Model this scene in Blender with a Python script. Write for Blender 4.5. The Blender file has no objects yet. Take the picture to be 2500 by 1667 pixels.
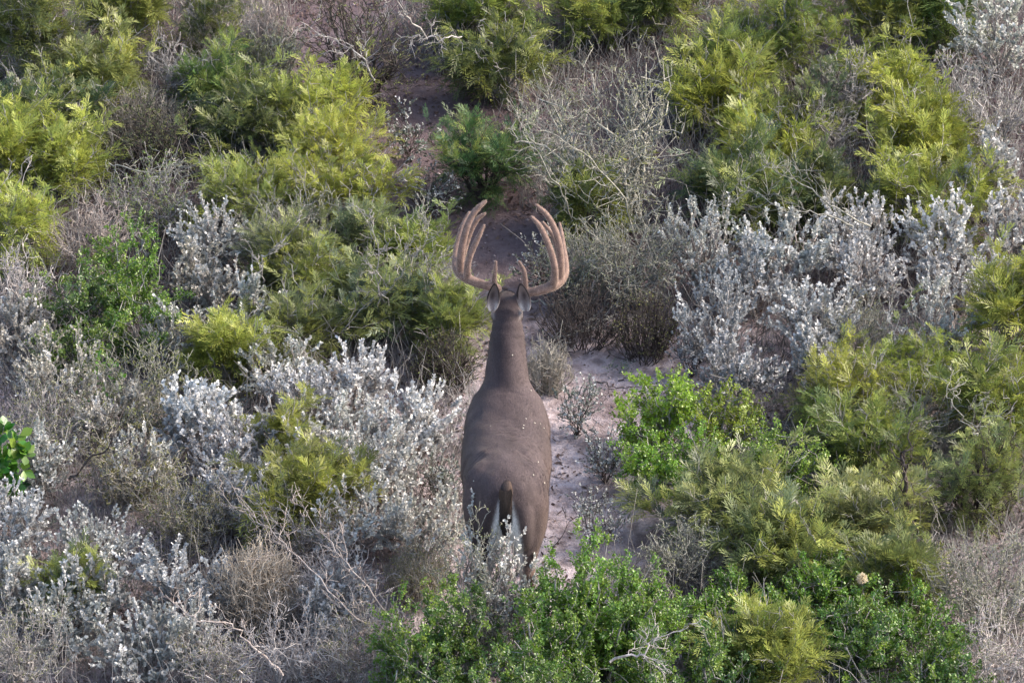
import bpy, bmesh, math, random
import numpy as np
from mathutils import Vector, Matrix, noise as mnoise

# ------------------------------------------------------------------ camera, sky, sun, exposure
TH = math.radians(30.0)
F = 19100.0                        # focal length in pixels of a 2500 px wide picture
DIST = 40.0
TY = 3.03                          # ground point in the middle of the picture
scene = bpy.context.scene
COL = scene.collection
CAM = np.array([0.0, TY - DIST * math.cos(TH), DIST * math.sin(TH)])
FW = np.array([0.0, math.cos(TH), -math.sin(TH)])
UP = np.array([0.0, math.sin(TH), math.cos(TH)])
cd = bpy.data.cameras.new("camera")
cam = bpy.data.objects.new("camera", cd); COL.objects.link(cam)
cam.location = CAM.tolist()
cam.rotation_euler = (math.pi / 2 - TH, 0, 0)
cd.lens = 36.0 * F / 2500.0
cd.sensor_width = 36.0
cd.clip_start = 1.0
cd.clip_end = 500.0
scene.camera = cam

SUN_EL, SUN_AZ = math.radians(35), math.radians(80)      # azimuth from +Y towards +X
world = bpy.data.worlds.new("World"); scene.world = world; world.use_nodes = True
wn = world.node_tree.nodes; wl = world.node_tree.links
bg = wn["Background"]
sky = wn.new("ShaderNodeTexSky"); sky.sky_type = 'NISHITA'; sky.sun_disc = False
sky.sun_elevation = SUN_EL; sky.sun_rotation = SUN_AZ
sky.air_density = 1.0; sky.dust_density = 3.0; sky.ozone_density = 1.0
wl.new(sky.outputs[0], bg.inputs[0]); bg.inputs[1].default_value = 0.15
sl = bpy.data.lights.new("sun", 'SUN'); sl.energy = 2.2; sl.angle = math.radians(16)
sl.color = (1.0, 0.91, 0.82)
so = bpy.data.objects.new("sun", sl); COL.objects.link(so)
sd = Vector((math.sin(SUN_AZ) * math.cos(SUN_EL), math.cos(SUN_AZ) * math.cos(SUN_EL), math.sin(SUN_EL)))
so.rotation_euler = (-sd).to_track_quat('-Z', 'Y').to_euler()
so.location = (20, 5, 20)
scene.view_settings.view_transform = 'Standard'
scene.view_settings.look = 'None'
scene.view_settings.exposure = 1.38
scene.view_settings.gamma = 1.0

rng = np.random.default_rng(7)
K = 2500.0 / 2352.0


def depth_of(p): return float(np.dot(np.asarray(p, float) - CAM, FW))


def at_y(px, py, Y):
    """world point seen at pixel (px, py) of the 2500 px photograph, on the vertical plane y = Y"""
    r = FW + np.array([1.0, 0, 0]) * (px - 1250) / F + UP * (833.5 - py) / F
    t = (Y - CAM[1]) / r[1]
    return CAM + r * t


def at_z(px, py, Z=0.0):
    r = FW + np.array([1.0, 0, 0]) * (px - 1250) / F + UP * (833.5 - py) / F
    t = (Z - CAM[2]) / r[2]
    return CAM + r * t


# ------------------------------------------------------------------ small helpers
def ground_h(x, y):
    x = np.asarray(x, float); y = np.asarray(y, float)
    return (0.030 * np.sin(1.3 * x + 0.7 * y + 1.0) * np.cos(0.9 * y - 0.4 * x)
            + 0.012 * np.sin(4.1 * x + 1.2) * np.sin(3.7 * y + 0.3 * x)
            + 0.005 * np.sin(11.0 * x + 3.0 * y) * np.cos(9.0 * y - 5.0 * x))


def mesh_np(name, V, faces, mats, smooth=False, attrs=None):
    """faces: int array (n, k)"""
    me = bpy.data.meshes.new(name)
    V = np.ascontiguousarray(V, dtype=np.float32)
    faces = np.ascontiguousarray(faces, dtype=np.int32)
    n, k = faces.shape
    me.vertices.add(len(V)); me.vertices.foreach_set("co", V.ravel())
    me.loops.add(n * k); me.loops.foreach_set("vertex_index", faces.ravel())
    me.polygons.add(n)
    me.polygons.foreach_set("loop_start", np.arange(0, n * k, k, dtype=np.int32))
    if smooth: me.polygons.foreach_set("use_smooth", np.ones(n, dtype=bool))
    if attrs:
        for nm, val in attrs.items():
            a = me.attributes.new(nm, 'FLOAT', 'FACE')
            a.data.foreach_set("value", np.ascontiguousarray(val, dtype=np.float32))
    for m in mats: me.materials.append(m)
    me.update(calc_edges=True)
    return me


def link(name, me, parent=None, color=None):
    o = bpy.data.objects.new(name, me); COL.objects.link(o)
    if parent is not None: o.parent = parent
    if color is not None: o.color = (*color, 1.0)
    return o


def tag(o, label=None, cat=None, group=None, kind=None):
    if label: o['label'] = label
    if cat: o['category'] = cat
    if group: o['group'] = group
    if kind: o['kind'] = kind
    return o


def nrm(a): return a / np.maximum(np.linalg.norm(a, axis=-1, keepdims=True), 1e-9)


# ------------------------------------------------------------------ materials
def new_mat(name):
    m = bpy.data.materials.new(name); m.use_nodes = True
    nt = m.node_tree
    for n in list(nt.nodes): nt.nodes.remove(n)
    out = nt.nodes.new("ShaderNodeOutputMaterial")
    return m, nt, out


def leaf_mat(name, young, young_amt=1.0, transl=0.3, gloss=0.06, rough=0.45, var=0.6, flip=None):
    """colour = the plant's own colour, varied leaf by leaf, with some leaves of the younger colour"""
    m, nt, out = new_mat(name); N = nt.nodes; L = nt.links
    oi = N.new("ShaderNodeObjectInfo")
    at = N.new("ShaderNodeAttribute"); at.attribute_name = "tint"
    yg = N.new("ShaderNodeAttribute"); yg.attribute_name = "young"
    mx = N.new("ShaderNodeMix"); mx.data_type = 'RGBA'
    ym = N.new("ShaderNodeMath"); ym.operation = 'MULTIPLY'; ym.inputs[1].default_value = young_amt
    L.new(yg.outputs["Fac"], ym.inputs[0]); L.new(ym.outputs[0], mx.inputs[0])
    L.new(oi.outputs["Color"], mx.inputs[6]); mx.inputs[7].default_value = (*young, 1)
    mr = N.new("ShaderNodeMapRange"); mr.inputs[3].default_value = 1 - var; mr.inputs[4].default_value = 1 + var
    L.new(at.outputs["Fac"], mr.inputs[0])
    hs = N.new("ShaderNodeHueSaturation")
    L.new(mx.outputs[2], hs.inputs["Color"]); L.new(mr.outputs[0], hs.inputs["Value"])
    hv = N.new("ShaderNodeMapRange"); hv.inputs[3].default_value = 0.485; hv.inputs[4].default_value = 0.515
    ww = N.new("ShaderNodeTexWhiteNoise"); ww.noise_dimensions = '1D'
    L.new(at.outputs["Fac"], ww.inputs["W"]); L.new(ww.outputs["Value"], hv.inputs[0]); L.new(hv.outputs[0], hs.inputs["Hue"])
    df = N.new("ShaderNodeBsdfDiffuse"); L.new(hs.outputs[0], df.inputs[0])
    tr = N.new("ShaderNodeBsdfTranslucent"); L.new(hs.outputs[0], tr.inputs[0])
    m1 = N.new("ShaderNodeMixShader"); m1.inputs[0].default_value = transl
    L.new(df.outputs[0], m1.inputs[1]); L.new(tr.outputs[0], m1.inputs[2])
    gl = N.new("ShaderNodeBsdfAnisotropic") if False else N.new("ShaderNodeBsdfGlossy")
    gl.inputs["Roughness"].default_value = rough
    m2 = N.new("ShaderNodeMixShader"); m2.inputs[0].default_value = gloss
    L.new(m1.outputs[0], m2.inputs[1]); L.new(gl.outputs[0], m2.inputs[2])
    L.new(m2.outputs[0], out.inputs[0])
    return m


def bark_mat(name, c1, c2, scale=30.0):
    m, nt, out = new_mat(name); N = nt.nodes; L = nt.links
    tc = N.new("ShaderNodeTexCoord")
    no = N.new("ShaderNodeTexNoise"); no.inputs["Scale"].default_value = scale; no.inputs["Detail"].default_value = 3
    L.new(tc.outputs["Object"], no.inputs["Vector"])
    cr = N.new("ShaderNodeValToRGB"); cr.color_ramp.elements[0].position = 0.35; cr.color_ramp.elements[1].position = 0.65
    cr.color_ramp.elements[0].color = (*c1, 1); cr.color_ramp.elements[1].color = (*c2, 1)
    L.new(no.outputs[0], cr.inputs[0])
    df = N.new("ShaderNodeBsdfDiffuse"); L.new(cr.outputs[0], df.inputs[0])
    L.new(df.outputs[0], out.inputs[0])
    return m


M_ACACIA = leaf_mat("acacia_foliage", (0.48, 0.50, 0.10), 0.8, transl=0.42, gloss=0.04, var=0.6)
M_SILVER = leaf_mat("silver_foliage", (0.70, 0.685, 0.66), 1.0, transl=0.15, gloss=0.03, rough=0.6, var=0.32)
M_GREEN = leaf_mat("green_foliage", (0.24, 0.33, 0.04), 0.8, transl=0.35, gloss=0.05, rough=0.4, var=0.5)
M_LICHEN = leaf_mat("lichen_tufts", (0.33, 0.36, 0.12), 0.9, transl=0.2, gloss=0.0, var=0.35)
M_BARKG = bark_mat("grey_bark", (0.20, 0.185, 0.175), (0.47, 0.44, 0.42), 40)
M_BARKP = bark_mat("pinkish_bark", (0.26, 0.215, 0.195), (0.50, 0.44, 0.40), 40)
M_BARKD = bark_mat("dark_bark", (0.045, 0.036, 0.034), (0.13, 0.11, 0.10), 30)
M_BARKL = bark_mat("lichen_bark", (0.18, 0.172, 0.145), (0.38, 0.37, 0.325), 60)
M_PALE = bark_mat("pale_pinkish_bark", (0.30, 0.265, 0.25), (0.60, 0.55, 0.52), 40)
M_BEIGE = bark_mat("beige_stems", (0.34, 0.28, 0.22), (0.60, 0.53, 0.44), 50)
M_DRY = bark_mat("dry_stems", (0.22, 0.20, 0.165), (0.44, 0.405, 0.345), 50)


# ------------------------------------------------------------------ plant geometry (numpy)
def bez(P0, P1, P2, n, jit, r):
    t = np.linspace(0, 1, n + 1)[None, :, None]
    pts = (1 - t) ** 2 * P0[:, None] + 2 * t * (1 - t) * P1[:, None] + t ** 2 * P2[:, None]
    ln = np.linalg.norm(P2 - P0, axis=-1)[:, None, None]
    j = r.normal(0, 1, pts.shape) * jit * ln
    j[:, 0] = 0
    return pts + j


def tubes(pts, r0, r1, sides=3):
    """pts (N, n+1, 3) -> verts, quads; radii taper r0 (N,) -> r1 (N,)"""
    N, n1, _ = pts.shape
    tg = np.gradient(pts, axis=1); tg = nrm(tg)
    ref = np.where(np.abs(tg[..., 2:3]) > 0.85, np.array([1.0, 0, 0]), np.array([0, 0, 1.0]))
    a = nrm(np.cross(tg, ref)); b = np.cross(tg, a)
    t = np.linspace(0, 1, n1)[None, :, None]
    rad = (np.asarray(r0)[:, None, None] * (1 - t) + np.asarray(r1)[:, None, None] * t)
    ang = np.arange(sides) * 2 * math.pi / sides
    V = np.stack([pts + rad * (a * math.cos(q) + b * math.sin(q)) for q in ang], axis=2)   # N,n1,s,3
    idx = np.arange(N * n1 * sides).reshape(N, n1, sides)
    q = np.stack([idx[:, :-1, :], np.roll(idx, -1, 2)[:, :-1, :], np.roll(idx, -1, 2)[:, 1:, :], idx[:, 1:, :]], axis=-1)
    return V.reshape(-1, 3), q.reshape(-1, 4)


def merge(parts):
    Vs, Fs, off = [], [], 0
    for V, Fc in parts:
        Vs.append(V); Fs.append(Fc + off); off += len(V)
    return np.concatenate(Vs), np.concatenate(Fs)


def sample(pts, i, t):
    n = pts.shape[1] - 1
    u = np.clip(t, 0, 1) * n
    k = np.minimum(u.astype(int), n - 1); f = (u - k)[:, None]
    a = pts[i, k]; b = pts[i, k + 1]
    return a * (1 - f) + b * f, nrm(b - a)


def leaves(pos, d, nv, ln, wd, fold=0.25, a=0.35, b=0.78, wb=0.85):
    """folded leaves: two quads each"""
    w = nrm(np.cross(d, nv)); ln = ln[:, None]; wd = wd[:, None]
    up = nv * wd * fold
    v = [pos, pos + d * ln * a + w * wd + up, pos + d * ln * b + w * wd * wb + up, pos + d * ln,
         pos + d * ln * b - w * wd * wb + up, pos + d * ln * a - w * wd + up]
    V = np.stack(v, axis=1); N = len(pos)
    base = np.arange(N)[:, None] * 6
    q = np.concatenate([base + np.array([0, 1, 2, 3]), base + np.array([0, 3, 4, 5])], axis=1).reshape(-1, 4)
    return V.reshape(-1, 3), q


def skeleton(r, R, H, k1, k2, k3, shoot, upness=0.6, jit=0.05, rb=0.012, low=0.15, core=0.45, lean=(0, 0), splay=0.5, sp=(.24, .15), wild=0.0):
    zc = 0.56 * H
    az = np.arange(k1) * 2.39996 + r.uniform(0, 6.28); az = az + r.normal(0, 0.3, k1)
    el = np.arcsin(np.clip(r.uniform(-0.55, 1.0, k1), -1, 1))
    u = r.uniform(core, 0.95, k1)
    f1, f2 = r.uniform(0, 6.28, 2)
    lob = 1 + wild * (0.28 * np.sin(2 * az + f1) + 0.25 * np.sin(5 * az + f2 + 2 * el)) + wild * r.normal(0, .16, k1)
    u = u * lob
    d = np.stack([np.cos(az) * np.cos(el), np.sin(az) * np.cos(el), np.sin(el)], 1)
    e1 = d * u[:, None] * np.array([R, R, 0.46 * H]) + np.array([lean[0], lean[1], zc])
    e1[:, 2] = np.maximum(e1[:, 2], low * H)
    b0 = np.zeros((k1, 3)); b0[:, :2] = r.normal(0, 0.05 * R, (k1, 2))
    c = e1 * np.array([splay, splay, 0.35]) + r.normal(0, 0.05 * R, e1.shape); c[:, 2] = np.maximum(c[:, 2], 0.05)
    limbs = bez(b0, c, e1, 8, jit * 0.5, r)
    # second order
    i2 = np.repeat(np.arange(k1), k2)
    t2 = r.uniform(0.3, 1.0, len(i2))
    s2, g2 = sample(limbs, i2, t2)
    off = r.normal(0, 1, (len(i2), 3)) * np.array([sp[0] * R, sp[0] * R, sp[1] * H])
    e2 = s2 + g2 * (0.22 * R) + off + np.array([0, 0, 0.06 * H])
    q = (e2 - np.array([lean[0], lean[1], zc])) / np.array([R, R, 0.5 * H]); ql = np.linalg.norm(q, axis=1)
    lim = 1 + .45 * wild
    f = np.where(ql > lim, lim / ql, 1)[:, None]
    e2 = q * f * np.array([R, R, 0.5 * H]) + np.array([lean[0], lean[1], zc])
    e2[:, 2] = np.maximum(e2[:, 2], 0.05)
    c2 = s2 + g2 * np.linalg.norm(e2 - s2, axis=1)[:, None] * 0.5
    subs = bez(s2, c2, e2, 5, jit, r)
    # shoots
    i3 = np.repeat(np.arange(len(i2)), k3)
    t3 = r.uniform(0.15, 1.0, len(i3))
    t3[::k3] = 1.0
    s3, g3 = sample(subs, i3, t3)
    outw = nrm(s3 - np.array([lean[0], lean[1], zc * 0.6]))
    dd = nrm(outw * 0.7 + g3 * 0.4 + r.normal(0, 0.45, s3.shape) + np.array([0, 0, upness]))
    ln = shoot * r.uniform(0.55, 1.25, len(i3))
    if wild: ln = np.where(r.uniform(0, 1, len(i3)) < .10, ln * r.uniform(1.4, 2.3, len(i3)), ln * .9)
    e3 = s3 + dd * ln[:, None]
    c3 = s3 + nrm(dd + r.normal(0, 0.25, s3.shape)) * ln[:, None] * 0.5
    sh = bez(s3, c3, e3, 4, jit * 0.8, r)
    return limbs, subs, sh, rb


def wood(limbs, subs, sh, rb, tip=0.0012):
    n1, n2, n3 = len(limbs), len(subs), len(sh)
    return merge([tubes(limbs, np.full(n1, rb), np.full(n1, rb * 0.35), 5),
                  tubes(subs, np.full(n2, rb * 0.36), np.full(n2, rb * 0.14)),
                  tubes(sh, np.full(n3, max(rb * 0.17, 0.0017)), np.full(n3, tip))])


def leafy(r, sh, m, ln, wd, ang=0.7, t0=0.15, var=0.3, fold=0.25, clump=0.0, **kw):
    i = np.repeat(np.arange(len(sh)), m)
    t = r.uniform(t0, 1.0, len(i)) ** 0.85
    p, g = sample(sh, i, t)
    ph = r.uniform(0, 6.283, len(i))
    ref = np.where(np.abs(g[:, 2:3]) > 0.9, np.array([1.0, 0, 0]), np.array([0, 0, 1.0]))
    a = nrm(np.cross(g, ref)); b = np.cross(g, a)
    rad = a * np.cos(ph)[:, None] + b * np.sin(ph)[:, None]
    al = (ang + r.normal(0, 0.25, len(i)))[:, None]
    d = g * np.cos(al) + rad * np.sin(al)
    nv = g * np.sin(al) - rad * np.cos(al)
    nv = nrm(nv + r.normal(0, 0.25, nv.shape))
    if clump: p = p + r.normal(0, clump, p.shape)
    L_ = ln * r.uniform(1 - var, 1 + var, len(i)); W_ = wd * r.uniform(1 - var, 1 + var, len(i)) * 0.5
    V, Fc = leaves(p, d, nv, L_, W_, fold, **kw)
    ys = r.beta(0.6, 1.2, len(sh))[i]                     # some shoots are younger than others
    tint = np.clip(r.normal(0.5, 0.22, len(i)) * 0.6 + r.uniform(0, 1, len(sh))[i] * 0.4, 0, 1)
    return V, Fc, {"tint": np.repeat(tint, 2), "young": np.repeat(ys, 2)}


def feathery(r, sh, fr, pairs, rach, pin, wd, youngest=0.5, droop=0.25, sparse=1.0, grp=1):
    """fern-like compound leaves: each a short rachis with rows of narrow feathers"""
    i = np.repeat(np.arange(len(sh)), fr)
    t = np.tile(np.linspace(0.35, 1.0, fr), len(sh)) + r.normal(0, 0.04, len(i))
    p, g = sample(sh, i, t)
    ph = r.uniform(0, 6.283, len(i))
    ref = np.where(np.abs(g[:, 2:3]) > 0.9, np.array([1.0, 0, 0]), np.array([0, 0, 1.0]))
    a = nrm(np.cross(g, ref)); b = np.cross(g, a)
    rad = a * np.cos(ph)[:, None] + b * np.sin(ph)[:, None]
    d = nrm(g * 0.8 + rad * 0.75 + np.array([0, 0, 0.15]))
    nv = nrm(np.array([0, 0, 1.0]) + r.normal(0, 0.35, d.shape)); nv = nrm(nv - d * np.sum(nv * d, 1)[:, None])
    L_ = rach * r.uniform(0.6, 1.25, len(i))
    yb = np.repeat(r.beta(0.7, 0.9, len(sh) // grp + 1), grp)[:len(sh)] * .6 + r.beta(.8, .8, len(sh)) * .3
    ys = np.clip(yb + 0.35 * (youngest - 0.5), 0, 1)[i]
    tf = np.clip(r.normal(0.5, 0.3, len(i)), 0, 1)
    # feathers
    j = np.repeat(np.arange(len(i)), pairs * 2)
    s = np.tile(np.repeat(np.linspace(0.1, 1.0, pairs), 2), len(i))
    side = np.tile(np.array([1.0, -1.0]), len(i) * pairs)
    w = np.cross(d, nv)
    curve = -(s ** 2) * droop * L_[j]
    base = p[j] + d[j] * (s * L_[j])[:, None]; base[:, 2] += curve
    fa = (0.75 - 0.35 * s + r.normal(0, 0.1, len(j)))[:, None]
    fd = nrm(d[j] * np.cos(fa) + w[j] * np.sin(fa) * side[:, None] + r.normal(0, 0.10, (len(j), 3)) + np.array([0, 0, 0.05]))
    fl = (pin * (0.55 + 0.45 * np.sin(np.pi * (0.2 + 0.7 * s))) * r.uniform(0.8, 1.2, len(j)))[:, None]
    fw = nrm(np.cross(fd, nv[j])); ww = (wd * 0.5 * r.uniform(0.8, 1.2, len(j)))[:, None]
    tipz = np.zeros_like(fd); tipz[:, 2] = -0.10 * fl[:, 0]
    V = np.stack([base, base + fd * fl * 0.45 + fw * ww, base + fd * fl + tipz, base + fd * fl * 0.45 - fw * ww], 1).reshape(-1, 3)
    Fc = np.arange(len(j) * 4).reshape(-1, 4)
    tint = np.clip(tf[j] * 0.8 + r.uniform(0, 0.2, len(j)), 0, 1)
    yy = np.clip(ys[j] + r.normal(0, 0.06, len(j)), 0, 1)
    if sparse < 1:
        k = r.uniform(0, 1, len(j)) < sparse
        Fc = Fc[k]; tint = tint[k]; yy = yy[k]
    return V, Fc, {"tint": tint, "young": yy}


def to_obj(name, geo, mat, parent, color=None):
    V, Fc = geo[0], geo[1]
    at = geo[2] if len(geo) > 2 else None
    return link(name, mesh_np(name, V, Fc, [mat], attrs=at), parent, color)


def place(box, Y=None):
    """visible crown box (in 2352 px picture units) -> ground position, radius, height"""
    x0, x1, y0, y1 = [v * K for v in box]
    cx, cy = (x0 + x1) / 2, (y0 + y1) / 2
    s = 495.0
    R = (x1 - x0) / 2 / s
    hh = (y1 - y0) / 2 / s
    Hh = math.sqrt(max(hh * hh - (R * 0.5) ** 2, (0.14) ** 2)) / 0.433
    Hh = min(max(Hh, 0.28), 1.5)
    if Y is not None:                      # stands in front: ground line known, crown top seen
        top = at_y(cx, y0, Y)
        R = (x1 - x0) / 2 * depth_of(top) / F
        return float(top[0]), Y, R, float(top[2]) * 0.91
    p = at_z(cx, cy, 0.56 * Hh)
    s2 = F / depth_of(p)
    R *= s / s2
    return float(p[0]), float(p[1]), R, Hh


def root(name, x, y, label, cat, group):
    o = bpy.data.objects.new(name, None); COL.objects.link(o)
    o.empty_display_size = 0.1
    o.location = (x, y, float(ground_h(x, y)))
    return tag(o, label, cat, group)


# colours (albedos)
OLIVE = (0.150, 0.168, 0.070); YEL = (0.30, 0.31, 0.065); DARKG = (0.045, 0.072, 0.028)
PALEA = (0.17, 0.175, 0.085); BLUEG = (0.08, 0.115, 0.055)
SILV = (0.50, 0.49, 0.47); SILVB = (0.40, 0.42, 0.42); SILVG = (0.40, 0.385, 0.34)
BRG = (0.085, 0.17, 0.022); LIME = (0.17, 0.26, 0.025); DKG = (0.050, 0.105, 0.025)


def seed_of(box): return np.random.default_rng(int(abs(box[0]) * 31 + abs(box[2]) * 17 + abs(box[1]) * 7 + 5))


def acacia(box, label, col=OLIVE, yng=0.5, dens=1.0, bark=None, fine=1.0, wild=.95, name="feathery_shrub", cat="shrub", Y=None):
    r = seed_of(box); x, y, R, H = place(box, Y)
    q = r.uniform(.92, 1.08)              # some plants lean green, some amber
    col = (col[0] * 1.10 * q, col[1] * 1.24, col[2] * 1.5)
    o = root(name, x, y, label, cat, "feathery shrubs in the brush")
    fine = fine * r.uniform(.78, 1.18)
    area = (R * 2) * (H + R) * dens
    k1 = max(4, int((10 + 13 * R) * min(1, dens * 2))); k2 = 6; k3 = max(2, int(area * 290 / (k1 * k2)))
    sk = skeleton(r, R * 0.95, H, k1, k2, k3, 0.12, 0.45, 0.05, 0.010 + 0.006 * R, core=0.3, sp=(.14, .08), wild=wild)
    ib = r.integers(0, len(sk[1]), int(70 * area + 10)); sb, gb = sample(sk[1], ib, r.uniform(.3, 1, len(ib)))
    eb = sb + nrm(nrm(sb) * .5 + gb * .6 + r.normal(0, .5, gb.shape) + np.array([0, 0, .4])) * r.uniform(.12, .30, (len(ib), 1))
    bt = bez(sb, (sb + eb) / 2, eb, 5, .05, r)
    i5 = np.repeat(np.arange(len(bt)), 4); s5, g5 = sample(bt, i5, r.uniform(.3, .95, len(i5)))
    e5 = s5 + nrm(g5 + r.normal(0, .6, g5.shape)) * r.uniform(.02, .07, (len(i5), 1))
    b5 = bez(s5, (s5 + e5) / 2, e5, 2, .08, r)
    to_obj("branches", merge([wood(*sk), tubes(bt, np.full(len(bt), .0028), np.full(len(bt), .0014)), tubes(b5, np.full(len(b5), .0017), np.full(len(b5), .0011))]), bark or M_BARKG, o)
    to_obj("foliage", feathery(r, sk[2], 7, 7, 0.100 * fine, 0.041 * fine, 0.0052 * fine, yng, droop=r.uniform(.05, .5), grp=3 * k3), M_ACACIA, o, col)
    return o


def silver(box, label, col=SILV, dens=1.0, bark=None, leaf=1.0, Y=None):
    r = seed_of(box); x, y, R, H = place(box, Y)
    o = root("silver_shrub", x, y, label, "shrub", "silver leaved shrubs in the brush")
    leaf = leaf * r.uniform(.82, 1.18)
    area = (R * 2) * (H + R) * dens
    k1 = max(5, int(8 + 6 * R)); k2 = max(4, int(6 + 6 * R)); k3 = max(3, int(area * 560 / (k1 * k2)))
    sk = skeleton(r, R * 0.93, H, k1, k2, k3, 0.10, 0.9, 0.05, 0.008 + 0.005 * R, core=0.45)
    to_obj("branches", wood(*sk), bark or M_BARKP, o)
    col = tuple(min(.72, c * f) for c, f in zip(col, r.uniform(.93, 1.14) * np.array([1.0, r.uniform(.97, 1.0), r.uniform(.87, .98)])))
    to_obj("foliage", leafy(r, sk[2], 28, 0.0178 * leaf, 0.0105 * leaf, 0.60, 0.15, wb=0.95), M_SILVER, o, col)
    return o


def greens(box, label, col=BRG, dens=1.0, bark=None, leaf=1.0, name="green_shrub", Y=None):
    r = seed_of(box); x, y, R, H = place(box, Y)
    col = tuple(c * 1.15 for c in col)
    o = root(name, x, y, label, "shrub", "small leaved green shrubs in the brush")
    area = (R * 2) * (H + R) * dens
    k1 = max(5, int(8 + 6 * R)); k2 = max(4, int(7 + 7 * R)); k3 = max(2, int(area * 820 / (k1 * k2)))
    sk = skeleton(r, R * 0.95, H, k1, k2, k3, 0.085, 0.4, 0.07, 0.010 + 0.006 * R, core=0.45)
    to_obj("branches", wood(*sk), bark or M_BARKG, o)
    to_obj("foliage", leafy(r, sk[2], 44, 0.0122 * leaf, 0.0085 * leaf, 0.9, 0.03, clump=0.008, wb=1.0), M_GREEN, o, col)
    return o


def twiggy(box, label, bark=None, leafcol=None, dens=1.0, zig=0.10, tuft=6, rb=0.009, name="bare_shrub", up=0.5, lean=(0, 0), sl=0.13, Y=None):
    r = seed_of(box); x, y, R, H = place(box, Y)
    o = root(name, x - lean[0], y - lean[1], label, "shrub", "bare twiggy shrubs in the brush")
    area = (R * 2) * (H + R) * dens
    k1 = max(6, int(9 + 7 * R)); k2 = max(5, int(8 + 8 * R)); k3 = max(2, int(area * 620 / (k1 * k2)))
    sk = skeleton(r, R * 0.95, H, k1, k2, k3, sl, up, zig, rb, core=0.4, lean=lean)
    i4 = np.repeat(np.arange(len(sk[2])), 3); s4, g4 = sample(sk[2], i4, r.uniform(0.15, 0.95, len(i4)))
    d4 = nrm(g4 * 0.7 + r.normal(0, 0.6, g4.shape) + np.array([0, 0, 0.15]))
    e4 = s4 + d4 * r.uniform(0.02, 0.06, len(i4))[:, None]
    tw = bez(s4, (s4 + e4) / 2, e4, 2, 0.12, r)
    g = merge([wood(*sk, tip=0.0016), tubes(tw, np.full(len(tw), 0.0019), np.full(len(tw), 0.0012))])
    to_obj("branches", g, bark or M_BARKG, o)
    if leafcol is not None:
        to_obj("foliage", leafy(r, tw, tuft, 0.007, 0.005, 0.9, 0.0, clump=0.003), M_LICHEN, o, leafcol)
    return o


def brush(box, label, bark=None, dens=1.0, name="dry_brush", leafcol=None, Y=None):
    """dense upright dry stems fanning from the ground"""
    r = seed_of(box); x, y, R, H = place(box, Y)
    o = root(name, x, y, label, "dry brush", "dry brush clumps")
    n = int(max(120, 900 * R * 2 * (H + R) * dens))
    az = r.uniform(0, 6.283, n); u = np.sqrt(r.uniform(0, 1, n))
    hx = np.stack([np.cos(az) * u, np.sin(az) * u], 1)
    b0 = np.concatenate([hx * R * 0.55, np.zeros((n, 1))], 1)
    e = np.concatenate([hx * R + r.normal(0, 0.05 * R, (n, 2)), (H * (1.0 - 0.45 * u ** 2) * r.uniform(0.45, 1.05, n))[:, None]], 1)
    c = (b0 + e) / 2 + r.normal(0, 0.05, e.shape); c[:, 2] = e[:, 2] * 0.55
    st = bez(b0, c, e, 5, 0.02, r)
    i4 = np.repeat(np.arange(n), 5); s4, g4 = sample(st, i4, r.uniform(0.35, 0.98, len(i4)))
    d4 = nrm(g4 * 0.8 + r.normal(0, 0.5, g4.shape))
    e4 = s4 + d4 * r.uniform(0.03, 0.09, len(i4))[:, None]
    tw = bez(s4, (s4 + e4) / 2, e4, 2, 0.08, r)
    g = merge([tubes(st, np.full(n, 0.0026), np.full(n, 0.0015)), tubes(tw, np.full(len(tw), 0.0017), np.full(len(tw), 0.0011))])
    to_obj("stems", g, bark or M_DRY, o)
    if leafcol is not None:
        to_obj("foliage", leafy(r, tw, 3, 0.009, 0.005, 0.8, 0.0), M_LICHEN, o, leafcol)
    return o


def forb(box, label, col=(0.20, 0.235, 0.20), dens=1.0, Y=None):
    r = seed_of(box); x, y, R, H = place(box, Y); H = min(H, 0.30)
    o = root("low_herb", x, y, label, "herb", "low grey green herbs on the sand")
    k3 = max(2, int(R * 2 * (H + R) * 1100 * dens / 60))
    sk = skeleton(r, R, H, 12, 5, k3, 0.06, 0.6, 0.06, 0.003, core=0.35, low=0.08)
    to_obj("stems", wood(*sk), M_BARKD, o)
    to_obj("foliage", leafy(r, sk[2], 9, 0.014, 0.008, 0.8, 0.1), M_SILVER, o, col)
    return o


def broadleaf(box, label, n=26, size=0.055, col=(0.05, 0.17, 0.02), Y=None):
    r = seed_of(box); x, y, R, H = place(box, Y)
    o = root("broadleaf_plant", x, y, label, "plant", "broad leaved green plants")
    sk = skeleton(r, R * 0.85, H, 5, 3, max(2, n // 15), 0.08, 0.6, 0.04, 0.005, core=0.5)
    to_obj("stems", wood(*sk), M_BARKG, o)
    to_obj("foliage", leafy(r, sk[2], 4, size, size * 0.7, 1.1, 0.3, fold=0.15, a=0.45, b=0.7), M_GREEN, o, col)
    return o


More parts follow.
